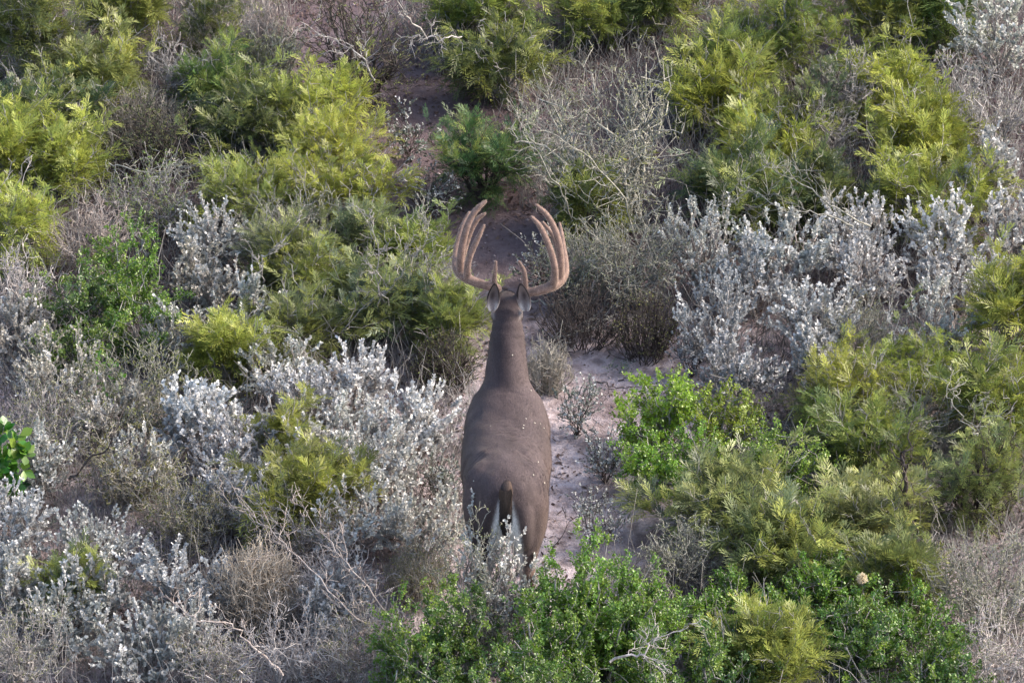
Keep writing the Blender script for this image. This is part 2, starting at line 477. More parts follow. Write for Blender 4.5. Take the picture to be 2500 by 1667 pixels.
# ------------------------------------------------------------------ the ground
def trail_d(x, y):
    """distance (m) to the middle of the sandy trail; positive side grows away"""
    pts = [at_z(px * K, py * K, 0)[:2] for px, py in
           ((760, 60), (830, 180), (960, 330), (1040, 480), (1090, 620), (1190, 800), (1330, 960), (1340, 1120), (1290, 1290), (1200, 1480), (1150, 1700))]
    pts2 = [at_z(px * K, py * K, 0)[:2] for px, py in ((1440, 800), (1430, 930), (1400, 1100), (1420, 1260))]
    x = np.asarray(x, float); y = np.asarray(y, float)
    best = np.full(x.shape, 1e9)
    for (ax, ay), (bx, by) in list(zip(pts[:-1], pts[1:])) + list(zip(pts2[:-1], pts2[1:])):
        dx, dy = bx - ax, by - ay
        t = np.clip(((x - ax) * dx + (y - ay) * dy) / (dx * dx + dy * dy), 0, 1)
        best = np.minimum(best, np.hypot(x - ax - t * dx, y - ay - t * dy))
    return best


def build_ground():
    inner = np.arange(-4.5, 4.5001, 0.05)
    outer = np.array([5, 6, 8, 11, 16, 25, 40, 70, 120.0])
    xs = np.concatenate([-outer[::-1], inner, outer]); ys = xs + TY
    X, Y = np.meshgrid(xs, ys); nx = len(xs)
    Z = ground_h(X, Y)
    V = np.stack([X.ravel(), Y.ravel(), Z.ravel()], 1)
    i = np.arange(nx * nx).reshape(nx, nx)
    Fc = np.stack([i[:-1, :-1], i[:-1, 1:], i[1:, 1:], i[1:, :-1]], -1).reshape(-1, 4)
    m, nt, out = new_mat("pink_sandy_soil"); N = nt.nodes; L = nt.links
    geo = N.new("ShaderNodeNewGeometry")
    def noise(sc, det=5, ro=0.6):
        n = N.new("ShaderNodeTexNoise"); n.inputs["Scale"].default_value = sc
        n.inputs["Detail"].default_value = det; n.inputs["Roughness"].default_value = ro
        L.new(geo.outputs["Position"], n.inputs["Vector"]); return n
    n1 = noise(1.6); n2 = noise(14, 6, 0.7); n3 = noise(120, 3, 0.6)
    r1 = N.new("ShaderNodeValToRGB"); e = r1.color_ramp.elements
    e[0].position = 0.36; e[0].color = (0.29, 0.235, 0.235, 1); e[1].position = 0.52; e[1].color = (0.58, 0.50, 0.505, 1)
    L.new(n1.outputs[0], r1.inputs[0])
    r2 = N.new("ShaderNodeValToRGB"); e = r2.color_ramp.elements
    e[0].position = 0.38; e[0].color = (0.50, 0.46, 0.44, 1); e[1].position = 0.60; e[1].color = (1.05, 1.03, 1.03, 1)
    L.new(n2.outputs[0], r2.inputs[0])
    mx = N.new("ShaderNodeMix"); mx.data_type = 'RGBA'; mx.blend_type = 'MULTIPLY'; mx.inputs[0].default_value = 0.9
    L.new(r1.outputs[0], mx.inputs[6]); L.new(r2.outputs[0], mx.inputs[7])
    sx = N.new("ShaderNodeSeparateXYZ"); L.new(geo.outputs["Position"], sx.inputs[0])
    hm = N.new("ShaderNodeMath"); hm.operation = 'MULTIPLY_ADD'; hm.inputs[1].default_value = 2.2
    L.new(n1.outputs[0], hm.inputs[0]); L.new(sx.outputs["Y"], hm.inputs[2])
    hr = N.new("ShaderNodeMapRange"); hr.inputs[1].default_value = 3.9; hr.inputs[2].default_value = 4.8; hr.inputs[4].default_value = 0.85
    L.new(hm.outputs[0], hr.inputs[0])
    mh = N.new("ShaderNodeMix"); mh.data_type = 'RGBA'; mh.inputs[7].default_value = (0.115, 0.082, 0.088, 1)  # far soil darker: leaf mould, with the corridor's shade put into the colour too
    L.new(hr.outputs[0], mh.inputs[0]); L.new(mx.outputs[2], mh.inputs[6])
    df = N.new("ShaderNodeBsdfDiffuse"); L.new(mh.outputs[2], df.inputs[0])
    bp = N.new("ShaderNodeBump"); bp.inputs["Strength"].default_value = 1.0; bp.inputs["Distance"].default_value = 0.03
    ad = N.new("ShaderNodeMath"); ad.operation = 'ADD'; L.new(n2.outputs[0], ad.inputs[0])
    ml = N.new("ShaderNodeMath"); ml.operation = 'MULTIPLY'; ml.inputs[1].default_value = 0.3
    L.new(n3.outputs[0], ml.inputs[0]); L.new(ml.outputs[0], ad.inputs[1]); L.new(ad.outputs[0], bp.inputs["Height"])
    L.new(bp.outputs[0], df.inputs["Normal"]); L.new(df.outputs[0], out.inputs[0])
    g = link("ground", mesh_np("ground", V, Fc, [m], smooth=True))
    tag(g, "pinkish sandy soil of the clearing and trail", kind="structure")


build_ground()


def build_litter():
    r = np.random.default_rng(11)
    n = 60000
    x = r.uniform(-3.2, 3.2, n); y = r.uniform(-1.2, 7.4, n)
    # patchy
    pt = np.sin(5.1 * x + 1.3 * y) + np.sin(4.3 * y - 2.2 * x + 1) + r.normal(0, 0.9, n)
    td = trail_d(x, y)
    k = (pt > 0.45) | ((td > 0.42) | (y > 3.3)) & (pt > -0.5)
    x, y = x[k], y[k]; n = len(x)
    p = np.stack([x, y, ground_h(x, y) + 0.004], 1)
    a = r.uniform(0, 6.283, n)
    d = np.stack([np.cos(a), np.sin(a), r.normal(0.1, 0.2, n)], 1); d = nrm(d)
    nv = nrm(np.array([0, 0, 1.0]) + r.normal(0, 0.35, (n, 3))); nv = nrm(nv - d * np.sum(nv * d, 1)[:, None])
    V, Fc = leaves(p, d, nv, r.gamma(3, 0.006, n) + 0.006, r.uniform(0.0025, 0.008, n), 0.3)
    m = bark_mat("leaf_litter_bits", (0.05, 0.035, 0.034), (0.17, 0.12, 0.10), 18)
    o = link("leaf_litter", mesh_np("leaf_litter", V, Fc, [m]))
    tag(o, "dark dead leaf litter scattered over the pink sand", "leaf litter", kind="stuff")
    # pebbles and soil crumbs
    n = 5000
    x = r.uniform(-3.2, 3.2, n); y = r.uniform(-1.2, 7.4, n)
    sz = r.gamma(2.0, .0022, n) + .0015
    o6 = np.array([[1, 0, 0], [0, 1, 0], [-1, 0, 0], [0, -1, 0], [0, 0, .7], [0, 0, -.7]], float)
    Vp = np.stack([x, y, ground_h(x, y) + sz * .3], 1)[:, None] + o6[None] * sz[:, None, None] * r.uniform(.6, 1.3, (n, 6, 1))
    tri = np.array([[0, 1, 4], [1, 2, 4], [2, 3, 4], [3, 0, 4], [1, 0, 5], [2, 1, 5], [3, 2, 5], [0, 3, 5]])
    Fp = (np.arange(n)[:, None, None] * 6 + tri[None]).reshape(-1, 3)
    o = link("pebbles", mesh_np("pebbles", Vp.reshape(-1, 3), Fp, [bark_mat("soil_crumbs", (.20, .14, .135), (.55, .46, .45), 12)]))
    tag(o, "small pebbles and crumbs of pinkish soil on the trail", "pebbles", kind="stuff")
    # tiny seedlings and leaf tufts dotted over the soil
    n = 1500
    cx = r.uniform(-3.2, 3.2, n); cy = r.uniform(-1.2, 7.4, n)
    dens = np.sin(3.1 * cx + 2.3 * cy) + np.sin(2.3 * cy - 4.2 * cx + 2) + r.normal(0, 0.7, n)
    k = dens > 0.2; cx, cy = cx[k], cy[k]; n = len(cx)
    i = np.repeat(np.arange(n), 26)
    rr = np.abs(r.normal(0, .035, len(i))); a = r.uniform(0, 6.283, len(i))
    x, y = cx[i] + rr * np.cos(a), cy[i] + rr * np.sin(a)
    p = np.stack([x, y, ground_h(x, y) + r.uniform(.004, .05, len(i))], 1)
    d = nrm(np.stack([np.cos(a), np.sin(a), r.normal(.6, .4, len(i))], 1))
    nv = np.array([0, 0, 1.0]) + r.normal(0, .3, d.shape); nv = nrm(nv - d * np.sum(nv * d, 1)[:, None])
    V, Fc = leaves(p, d, nv, r.uniform(.008, .018, len(i)), r.uniform(.003, .006, len(i)), .3)
    o = link("seedlings", mesh_np("seedlings", V, Fc, [M_SILVER], attrs={"tint": r.uniform(0, 1, len(i) * 2), "young": np.zeros(len(i) * 2)}), None, (0.17, 0.19, 0.15))
    tag(o, "tiny grey green seedlings dotted over the trail soil", "seedlings", kind="stuff")
    # fine twigs and stems filling the space under the shrubs
    n = 60000
    x = r.uniform(-3.4, 3.4, n); y = r.uniform(-1.6, 7.8, n)
    k = trail_d(x, y) > 0.40 + 0.15 * np.sin(3 * x + 5 * y)
    x, y = x[k], y[k]; n = len(x)
    b0 = np.stack([x, y, ground_h(x, y)], 1)
    hgt = r.gamma(3.0, 0.045, n).clip(0.03, 0.35)
    a = r.uniform(0, 6.283, n); q = r.uniform(0.1, 1.0, n) * hgt
    e = b0 + np.stack([np.cos(a) * q, np.sin(a) * q, hgt], 1)
    c = (b0 + e) / 2 + r.normal(0, 0.03, e.shape)
    st = bez(b0, c, e, 4, 0.05, r)
    V, Fc = tubes(st, np.full(n, 0.0020), np.full(n, 0.0012))
    m = bark_mat("undergrowth_stems", (0.15, 0.14, 0.13), (0.44, 0.41, 0.38), 3)
    o = link("undergrowth", mesh_np("undergrowth", V, Fc, [m]))
    tag(o, "tangle of fine grey brown stems beneath the shrubs", "undergrowth", kind="stuff")


build_litter()

# ------------------------------------------------------------------ the deer
DX = (1235 - 1250) / 507.0
YAW = math.radians(-0.3)


def ring_loft(stations, n=28, power=2.0):
    """stations: (centre xyz, axis-normal frame u, v, half sizes (hu), (hv up), (hv down)) -> closed loft"""
    V, Fc = [], []
    for (c, u, v, hu, hvu, hvd) in stations:
        for k in range(n):
            a = 2 * math.pi * k / n
            ca, sa = math.cos(a), math.sin(a)
            ca = math.copysign(abs(ca) ** (2 / power), ca); sa = math.copysign(abs(sa) ** (2 / power), sa)
            h = hvu if sa > 0 else hvd
            V.append(tuple(c[i] + u[i] * ca * hu + v[i] * sa * h for i in range(3)))
    S = len(stations)
    for s in range(S - 1):
        for k in range(n):
            k2 = (k + 1) % n
            Fc.append((s * n + k, s * n + k2, (s + 1) * n + k2, (s + 1) * n + k))
    Fc.append(tuple(range(n))[::-1]); Fc.append(tuple((S - 1) * n + k for k in range(n)))
    return V, Fc


def catmull(P, m=6):
    P = [np.asarray(p, float) for p in P]
    Q = [2 * P[0] - P[1]] + P + [2 * P[-1] - P[-2]]
    out = []
    for i in range(1, len(Q) - 2):
        for k in range(m):
            t = k / m
            out.append(0.5 * ((2 * Q[i]) + (-Q[i - 1] + Q[i + 1]) * t + (2 * Q[i - 1] - 5 * Q[i] + 4 * Q[i + 1] - Q[i + 2]) * t * t
                              + (-Q[i - 1] + 3 * Q[i] - 3 * Q[i + 1] + Q[i + 2]) * t ** 3))
    out.append(P[-1]); return np.array(out)


def tube_loft(P, R, n=20, flat=1.0, up=(0, 0, 1)):
    """round tapered tube through points P with radii R; flat squeezes it across `up`"""
    PR = catmull([np.append(np.asarray(p, float), r) for p, r in zip(P, R)])
    C_, r_ = PR[:, :3], PR[:, 3]
    T = nrm(np.gradient(C_, axis=0)); st = []
    for c, t, r in zip(C_, T, r_):
        u = np.cross(t, np.asarray(up, float))
        if np.linalg.norm(u) < 0.1: u = np.cross(t, (1.0, 0, 0.01))
        u = u / np.linalg.norm(u); v = np.cross(u, t)
        st.append((c, u, v, r * flat, r, r))
    # rounded ends
    a = st[0]; b = st[-1]
    def end(s, t, r, sg):
        return [(s[0] + t * sg * r * q, s[1], s[2], s[3] * w, s[4] * w, s[5] * w) for q, w in ((0.35, 0.92), (0.7, 0.68), (0.92, 0.32))]
    pre = end(a, T[0], r_[0], -1)[::-1]; post = end(b, T[-1], r_[-1], 1)
    return ring_loft(pre + st + post, n)


def fused(name, solids, voxel, smooth, mat):
    V, Fc = [], []
    for v, f in solids:
        o = len(V); V += list(v); Fc += [tuple(i + o for i in q) for q in f]
    me = bpy.data.meshes.new(name); me.from_pydata(V, [], Fc); me.update()
    o = bpy.data.objects.new(name, me); COL.objects.link(o)
    bm = bmesh.new(); bm.from_mesh(me); bmesh.ops.recalc_face_normals(bm, faces=bm.faces); bm.to_mesh(me); bm.free()
    m = o.modifiers.new("r", 'REMESH'); m.mode = 'VOXEL'; m.voxel_size = voxel
    s = o.modifiers.new("s", 'SMOOTH'); s.factor = 0.5; s.iterations = smooth
    bpy.context.view_layer.update()
    ev = o.evaluated_get(bpy.context.evaluated_depsgraph_get())
    me2 = bpy.data.meshes.new_from_object(ev)
    me2.name = name
    bpy.data.objects.remove(o); bpy.data.meshes.remove(me)
    me2.materials.clear(); me2.materials.append(mat)
    me2.polygons.foreach_set("use_smooth", np.ones(len(me2.polygons), dtype=bool))
    return me2


def hide_mat():
    m, nt, out = new_mat("deer_hide"); N = nt.nodes; L = nt.links
    vc = N.new("ShaderNodeAttribute"); vc.attribute_name = "coat"
    tc = N.new("ShaderNodeTexCoord")
    mp = N.new("ShaderNodeMapping"); mp.inputs["Scale"].default_value = (1, 0.35, 0.6)
    L.new(tc.outputs["Object"], mp.inputs["Vector"])
    n1 = N.new("ShaderNodeTexNoise"); n1.inputs["Scale"].default_value = 260; n1.inputs["Detail"].default_value = 3
    n2 = N.new("ShaderNodeTexNoise"); n2.inputs["Scale"].default_value = 11; n2.inputs["Detail"].default_value = 5
    L.new(mp.outputs[0], n1.inputs["Vector"]); L.new(mp.outputs[0], n2.inputs["Vector"])
    mr = N.new("ShaderNodeMapRange"); mr.inputs[1].default_value = 0.3; mr.inputs[2].default_value = 0.7
    mr.inputs[3].default_value = 0.78; mr.inputs[4].default_value = 1.22
    L.new(n1.outputs[0], mr.inputs[0])
    mr2 = N.new("ShaderNodeMapRange"); mr2.inputs[1].default_value = 0.3; mr2.inputs[2].default_value = 0.7
    mr2.inputs[3].default_value = 0.76; mr2.inputs[4].default_value = 1.22
    L.new(n2.outputs[0], mr2.inputs[0])
    mu = N.new("ShaderNodeMath"); mu.operation = 'MULTIPLY'; L.new(mr.outputs[0], mu.inputs[0]); L.new(mr2.outputs[0], mu.inputs[1])
    hs = N.new("ShaderNodeHueSaturation"); L.new(vc.outputs["Color"], hs.inputs["Color"]); L.new(mu.outputs[0], hs.inputs["Value"])
    pb = N.new("ShaderNodeBsdfPrincipled")
    pb.inputs["Roughness"].default_value = 0.75; pb.inputs["Specular IOR Level"].default_value = 0.15
    pb.inputs["Sheen Weight"].default_value = 0.15; pb.inputs["Sheen Roughness"].default_value = 0.4
    pb.inputs["Sheen Tint"].default_value = (0.9, 0.75, 0.6, 1)
    L.new(hs.outputs[0], pb.inputs["Base Color"])
    bp = N.new("ShaderNodeBump"); bp.inputs["Strength"].default_value = 0.5; bp.inputs["Distance"].default_value = 0.004
    L.new(n1.outputs[0], bp.inputs["Height"]); L.new(bp.outputs[0], pb.inputs["Normal"])
    L.new(pb.outputs[0], out.inputs[0]); return m


def velvet_mat():
    m, nt, out = new_mat("antler_velvet"); N = nt.nodes; L = nt.links
    tc = N.new("ShaderNodeTexCoord")
    n1 = N.new("ShaderNodeTexNoise"); n1.inputs["Scale"].default_value = 60; n1.inputs["Detail"].default_value = 4
    L.new(tc.outputs["Object"], n1.inputs["Vector"])
    cr = N.new("ShaderNodeValToRGB"); e = cr.color_ramp.elements
    e[0].position = 0.3; e[0].color = (0.15, 0.104, 0.086, 1); e[1].position = 0.7; e[1].color = (0.28, 0.195, 0.162, 1)
    L.new(n1.outputs[0], cr.inputs[0])
    pb = N.new("ShaderNodeBsdfPrincipled"); pb.inputs["Roughness"].default_value = 0.9
    pb.inputs["Specular IOR Level"].default_value = 0.1
    pb.inputs["Sheen Weight"].default_value = 1.0; pb.inputs["Sheen Roughness"].default_value = 0.25
    pb.inputs["Sheen Tint"].default_value = (1.0, 0.82, 0.68, 1)
    L.new(cr.outputs[0], pb.inputs["Base Color"])
    bp = N.new("ShaderNodeBump"); bp.inputs["Strength"].default_value = 0.4; bp.inputs["Distance"].default_value = 0.003
    n2 = N.new("ShaderNodeTexNoise"); n2.inputs["Scale"].default_value = 400; L.new(tc.outputs["Object"], n2.inputs["Vector"])
    L.new(n2.outputs[0], bp.inputs["Height"]); L.new(bp.outputs[0], pb.inputs["Normal"])
    L.new(pb.outputs[0], out.inputs[0]); return m


def fuzz_mat():
    m, nt, out = new_mat("velvet_fuzz"); N = nt.nodes; L = nt.links
    df = N.new("ShaderNodeBsdfDiffuse"); tr = N.new("ShaderNodeBsdfTranslucent"); mx = N.new("ShaderNodeMixShader")
    for q in (df, tr): q.inputs[0].default_value = (.60, .47, .40, 1)
    mx.inputs[0].default_value = .5
    L.new(df.outputs[0], mx.inputs[1]); L.new(tr.outputs[0], mx.inputs[2]); L.new(mx.outputs[0], out.inputs[0]); return m


M_HIDE = hide_mat(); M_VELVET = velvet_mat(); M_FUZZ = fuzz_mat()


def smoothstep(a, b, x):
    t = np.clip((x - a) / (b - a), 0, 1); return t * t * (3 - 2 * t)


def build_deer():
    deer = bpy.data.objects.new("deer", None); COL.objects.link(deer)
    deer.location = (DX, 0.35, float(ground_h(DX, 0.35)))
    tag(deer, "big buck with velvet antlers walking away along the sandy trail, seen from behind", "deer")
    GZ = float(ground_h(DX, 0.35))
    # body in a frame with y forward, z up, origin under the tail base
    X, Zv = (1.0, 0, 0), (0, 0, 1.0)
    ST = [(-.06, .83, .070, .06, .12), (-.03, .83, .115, .115, .17), (.02, .82, .150, .165, .20), (.10, .805, .180, .190, .20),
          (.20, .795, .200, .198, .215), (.32, .785, .210, .203, .23), (.45, .785, .217, .200, .26), (.56, .795, .215, .200, .285),
          (.66, .815, .205, .205, .30), (.75, .835, .188, .212, .30), (.84, .85, .158, .210, .27), (.92, .87, .122, .18, .23), (1.0, .88, .085, .12, .17)]
    Q = catmull([np.array(s) for s in ST], 5)
    torso = ring_loft([((0, s[0], s[1]), X, Zv, s[2], s[3], s[4]) for s in Q], 36, 2.15)
    solids = [torso]
    # neck: ellipse lofts along a bent centre line
    NK = [((0, .74, .88), .125, .12), ((0, .86, 1.00), .110, .138), ((0, .94, 1.11), .092, .120), ((0, .99, 1.185), .081, .098),
          ((0, 1.035, 1.245), .067, .078), ((0, 1.075, 1.26), .066, .066)]
    NQ = catmull([np.array([*p, a, b]) for p, a, b in NK], 5)
    T = nrm(np.gradient(NQ[:, :3], axis=0)); st = []
    for q, t in zip(NQ, T):
        u = np.array([1.0, 0, 0]); v = np.cross(u, t)
        st.append((q[:3], u, v, q[3], q[4], q[4]))
    solids.append(ring_loft(st, 28))
    # head and muzzle, pointing forward and slightly down
    HD = [((0, 1.00, 1.245), .052, .05), ((0, 1.05, 1.258), .068, .070), ((0, 1.12, 1.25), .076, .080), ((0, 1.19, 1.225), .070, .075), ((0, 1.27, 1.18), .050, .06),
          ((0, 1.35, 1.14), .038, .045), ((0, 1.40, 1.115), .034, .036), ((0, 1.425, 1.105), .022, .022)]
    HQ = catmull([np.array([*p, a, b]) for p, a, b in HD], 4)
    T = nrm(np.gradient(HQ[:, :3], axis=0)); st = []
    for q, t in zip(HQ, T):
        u = np.array([1.0, 0, 0]); v = np.cross(u, t)
        st.append((q[:3], u, v, q[3], q[4], q[4]))
    solids.append(ring_loft(st, 24))
    for s in (-1, 1):
        # antler pedicles
        solids.append(tube_loft([(s * .040, 1.09, 1.29), (s * .062, 1.095, 1.352)], [.030, .026], 14))
        # ear roots
        solids.append(tube_loft([(s * .050, 1.045, 1.25), (s * .070, 1.015, 1.295)], [.028, .015], 14))
        # haunch, thigh, shank, hock, cannon, hoof
        solids.append(tube_loft([(s * .090, .13, .88), (s * .094, .10, .77), (s * .096, .08, .65), (s * .094, .02, .53), (s * .105, -.05, .45),
                                 (s * .103, -.035, .30), (s * .103, -.01, .12), (s * .105, .0, .05), (s * .106, .025, .02)],
                                [.105, .112, .095, .058, .036, .024, .021, .026, .026], 18, up=(0, 1, 0)))
        solids.append(tube_loft([(s * .112, .20, .82), (s * .122, .20, .68), (s * .115, .15, .60)], [.09, .080, .06], 16, up=(0, 1, 0)))
        # point of the buttock
        solids.append(tube_loft([(s * .058, .02, .90), (s * .066, .0, .78), (s * .074, .01, .63)], [.060, .068, .060], 16, up=(0, 1, 0)))
        # shoulder and foreleg
        solids.append(tube_loft([(s * .10, .78, .92), (s * .120, .74, .80), (s * .115, .72, .66), (s * .105, .70, .52), (s * .10, .705, .42), (s * .10, .70, .22),
                                 (s * .10, .70, .08), (s * .10, .725, .02)],
                                [.075, .090, .078, .045, .034, .021, .024, .026], 16, up=(0, 1, 0)))
        # hip bone
        solids.append(tube_loft([(s * .085, .24, .945), (s * .12, .29, .90)], [.040, .045], 12))
    # spine ridge
    solids.append(tube_loft([(0, 0.02, .955), (0, .2, .962), (0, .45, .953), (0, .68, .980), (0, .80, 1.01), (0, .88, 1.05)], [.03, .032, .032, .04, .042, .04], 12))
    me = fused("body", solids, 0.0085, 20, M_HIDE)
    n = len(me.vertices)
    co = np.empty(n * 3, dtype=np.float32); me.vertices.foreach_get("co", co); co = co.reshape(-1, 3).astype(float)
    no = np.empty(n * 3, dtype=np.float32); me.vertices.foreach_get("normal", no); no = no.reshape(-1, 3).astype(float)
    x, y, z = co.T
    # skin folds across loin and flanks
    disp = np.zeros(n)
    for (y0, cur, xa, xb, dep) in ((.320, .9, .02, .15, .0035), (.350, .7, .01, .12, .003), (.275, 1.3, -.15, -.05, .0035), (.255, 1.6, -.16, -.06, .0035), (.23, 2.2, .06, .19, .003),
                                   (.20, 2.8, .08, .19, .003), (.42, .3, -.07, .06, .0022), (.46, .3, -.03, .05, .002), (.70, .3, -.05, .09, .0018), (.37, .6, .03, .17, .0025), (.395, .5, -.04, .10, .0025), (.17, 3.4, .10, .20, .0025), (.225, 1.9, -.19, -.10, .0025), (.52, .25, -.06, .05, .0018)):
        yy = y0 - cur * x * x
        m = np.exp(-((y - yy) / .0075) ** 2) * smoothstep(xa - .02, xa + .02, x) * (1 - smoothstep(xb - .02, xb + .02, x)) * (z > .8)
        disp -= 1.5 * dep * m
    for (z0, ya, yb, sg, dep) in ((.0, .0, .0, 0, 0),):
        pass
    # groove in front of each thigh and behind the shoulders
    for s in (-1, 1):
        m = np.exp(-((y - (.33 - .18 * (z - .75))) / .022) ** 2) * (s * x > .13) * smoothstep(.95, .85, z) * 0.010
        disp -= m
        m = np.exp(-((y - .60) / .03) ** 2) * (s * x > .12) * 0.007
        disp -= m
    # soft muscle unevenness
    disp += 0.003 * np.sin(23 * x + 9 * y) * np.sin(17 * y + 6 * z) + 0.0012 * np.sin(61 * y + 13 * x) * np.sin(47 * x)
    neckf = smoothstep(.85, .98, y) * (z > 1.0)
    disp += neckf * 0.0016 * np.sin(150 * (y * .5 + z * .866))
    co += no * disp[:, None]
    me.vertices.foreach_set("co", co.astype(np.float32).ravel())
    # coat colours, with painted croup shade beside the tail
    base = np.array([.083, .063, .064]); warm = np.array([.155, .105, .085]); dark = np.array([.036, .027, .030]); white = np.array([.62, .60, .60])
    c = np.tile(base, (n, 1))
    def mix(c, col, w): w = np.clip(w, 0, 1)[:, None]; return c * (1 - w) + col * w
    c = mix(c, warm, 0.75 * smoothstep(.62, .48, z) + .35 * smoothstep(.12, .19, np.abs(x)) * smoothstep(.95, .75, z))
    c = mix(c, dark, .70 * np.exp(-((x + .012) / .048) ** 2) * smoothstep(.35, .80, y) * (z > .93) * (1 - .6 * smoothstep(.86, 1.0, y)))          # withers and nape
    c = mix(c, dark, .55 * smoothstep(1.12, 1.24, z) * np.exp(-(x / .06) ** 2))
    c = mix(c, dark, .30 * np.exp(-(x / .05) ** 2) * smoothstep(.15, .0, y) * (z > .8))
    rear = smoothstep(.09, .03, y)
    ww = .022 + .24 * np.clip(.915 - z, 0, .15)                                                     # white wedge widening downwards
    ww = np.where(z < .765, .058 + .16 * np.clip(.765 - z, 0, .15), ww)
    c = mix(c, white, (1 - smoothstep(ww - .012, ww + .012, np.abs(x))) * smoothstep(.925, .89, z) * rear * smoothstep(.34, .5, z))
    c = mix(c, dark, .65 * np.exp(-((np.abs(x) - ww - .028) / .024) ** 2) * rear * smoothstep(.96, .90, z) * (z > .5))  # shade under the croup, painted into the hide on both sides of the tail
    c = mix(c, white, .8 * smoothstep(.56, .50, z) * (np.abs(x) < .13) * (y > .15) * (y < .7))           # belly
    c = mix(c, np.array([.28, .25, .24]), .6 * smoothstep(.052, .066, np.abs(x)) * (z > 1.262) * (z < 1.34) * (y < 1.06))
    c = mix(c, np.array([.05, .04, .04]), smoothstep(.045, .035, z))
    c = mix(c, np.array([.03, .025, .025]), smoothstep(1.415, 1.43, y))
    me.update()
    a = me.color_attributes.new("coat", 'FLOAT_COLOR', 'POINT')
    a.data.foreach_set("color", np.concatenate([c, np.ones((n, 1))], 1).astype(np.float32).ravel())
    R3 = np.array(Matrix.Rotation(YAW, 3, 'Z'))
    off = np.array([0, -0.35, 0.0])

    def put(name, me, parent=deer):
        """mesh in deer frame -> under the deer empty"""
        k = len(me.vertices); v = np.empty(k * 3, dtype=np.float32); me.vertices.foreach_get("co", v)
        v = v.reshape(-1, 3) @ R3.T + off
        me.vertices.foreach_set("co", v.astype(np.float32).ravel()); me.update()
        return link(name, me, parent)
    # short coat hair lying backwards over the body
    rh = np.random.default_rng(9); nhair = 120000
    pl = len(me.polygons); ar = np.empty(pl, dtype=np.float32); me.polygons.foreach_get("area", ar)
    ctr = np.empty(pl * 3, dtype=np.float32); me.polygons.foreach_get("center", ctr); ctr = ctr.reshape(-1, 3).astype(float)
    nn = np.empty(pl * 3, dtype=np.float32); me.polygons.foreach_get("normal", nn); nn = nn.reshape(-1, 3).astype(float)
    v0 = np.empty(len(me.loops), dtype=np.int32); me.loops.foreach_get("vertex_index", v0)
    ls = np.empty(pl, dtype=np.int32); me.polygons.foreach_get("loop_start", ls)
    k = rh.choice(pl, nhair, p=(ar / ar.sum()).astype(float) / (ar / ar.sum()).astype(float).sum())
    pp = ctr[k] + rh.normal(0, .003, (nhair, 3)); n_ = nn[k]; pp -= n_ * np.sum((pp - ctr[k]) * n_, 1)[:, None]; pp -= n_ * .001
    fl_ = np.stack([rh.normal(0, .18, nhair), np.full(nhair, -1.0), np.full(nhair, -.55)], 1); fl_ = nrm(fl_ - n_ * np.sum(fl_ * n_, 1)[:, None])
    hd = nrm(fl_ + n_ * rh.uniform(.12, .45, nhair)[:, None]); hl = rh.uniform(.007, .017, nhair)[:, None]
    hw = nrm(np.cross(hd, n_)) * .0008
    Vh = np.stack([pp - hw, pp + hw, pp + hd * hl], 1).reshape(-1, 3)
    mh = mesh_np("coat_hair", Vh, np.arange(nhair * 3).reshape(-1, 3), [M_HIDE])
    hc = c[v0[ls[k]]] * rh.uniform(.65, 1.6, nhair)[:, None]
    a_ = mh.color_attributes.new("coat", 'FLOAT_COLOR', 'POINT')
    a_.data.foreach_set("color", np.repeat(np.concatenate([hc, np.ones((nhair, 1))], 1), 3, 0).astype(np.float32).ravel())
    body = put("body", me)
    put("coat_hair", mh, body)
    kb = rh.choice(np.where((nn[:, 2] > .2) & (ctr[:, 2] > .75))[0], 16)
    bd = nrm(np.cross(nn[kb], rh.normal(0, 1, (16, 3))))
    Vb, Fb = leaves(ctr[kb] + nn[kb] * .006, bd, nn[kb], rh.uniform(.005, .012, 16), rh.uniform(.0015, .003, 16), .3)
    fk = put("seed_flecks", mesh_np("seed_flecks", Vb, Fb, [bark_mat("pale_seeds", (.45, .42, .34), (.7, .67, .58), 20)]), body); fk['kind'] = 'stuff'

    def simple(name, geo, mat, col=None, sub=0):
        m_ = bpy.data.meshes.new(name); m_.from_pydata([tuple(v) for v in geo[0]], [], [tuple(f) for f in geo[1]])
        m_.materials.append(mat); m_.update()
        m_.polygons.foreach_set("use_smooth", np.ones(len(m_.polygons), dtype=bool))
        if col is not None:
            a_ = m_.color_attributes.new("coat", 'FLOAT_COLOR', 'POINT')
            cc = np.asarray(col(np.array([v[:] for v in [w.co for w in m_.vertices]])), float)
            a_.data.foreach_set("color", np.concatenate([cc, np.ones((len(cc), 1))], 1).astype(np.float32).ravel())
        return m_

    # tail: brown above, black long hair below, pressed against the rump
    V, Fc = tube_loft([(0, .06, .930), (0.001, .004, .955), (0.003, -.040, .922), (0.000, -.062, .84), (-.004, -.062, .77), (-.008, -.058, .700)],
                      [.006, .013, .017, .017, .014, .005], 20, flat=1.75, up=(0, 1, 0))
    def tailcol(v):
        t = smoothstep(.955, .86, v[:, 2])[:, None]
        side = smoothstep(.022, .034, np.abs(v[:, 0]))[:, None]
        right = smoothstep(.0, .03, v[:, 0])[:, None]
        cc = np.array([.045, .034, .032]) * (1 - t) + np.array([.022, .017, .017]) * t
        cc = cc + right * (1 - smoothstep(.90, .80, v[:, 2])[:, None]) * np.array([.045, .026, .014])
        return cc * (1 - side * .35) + np.array([.1, .08, .08]) * side * .35 * t
    tail = put("tail", simple("tail", (V, Fc), M_HIDE, tailcol))
    # hanging hairs round the tail and along the white wedge
    r = np.random.default_rng(3); nh = 2600
    zt = r.uniform(.73, .95, nh); sx = r.uniform(-1, 1, nh)
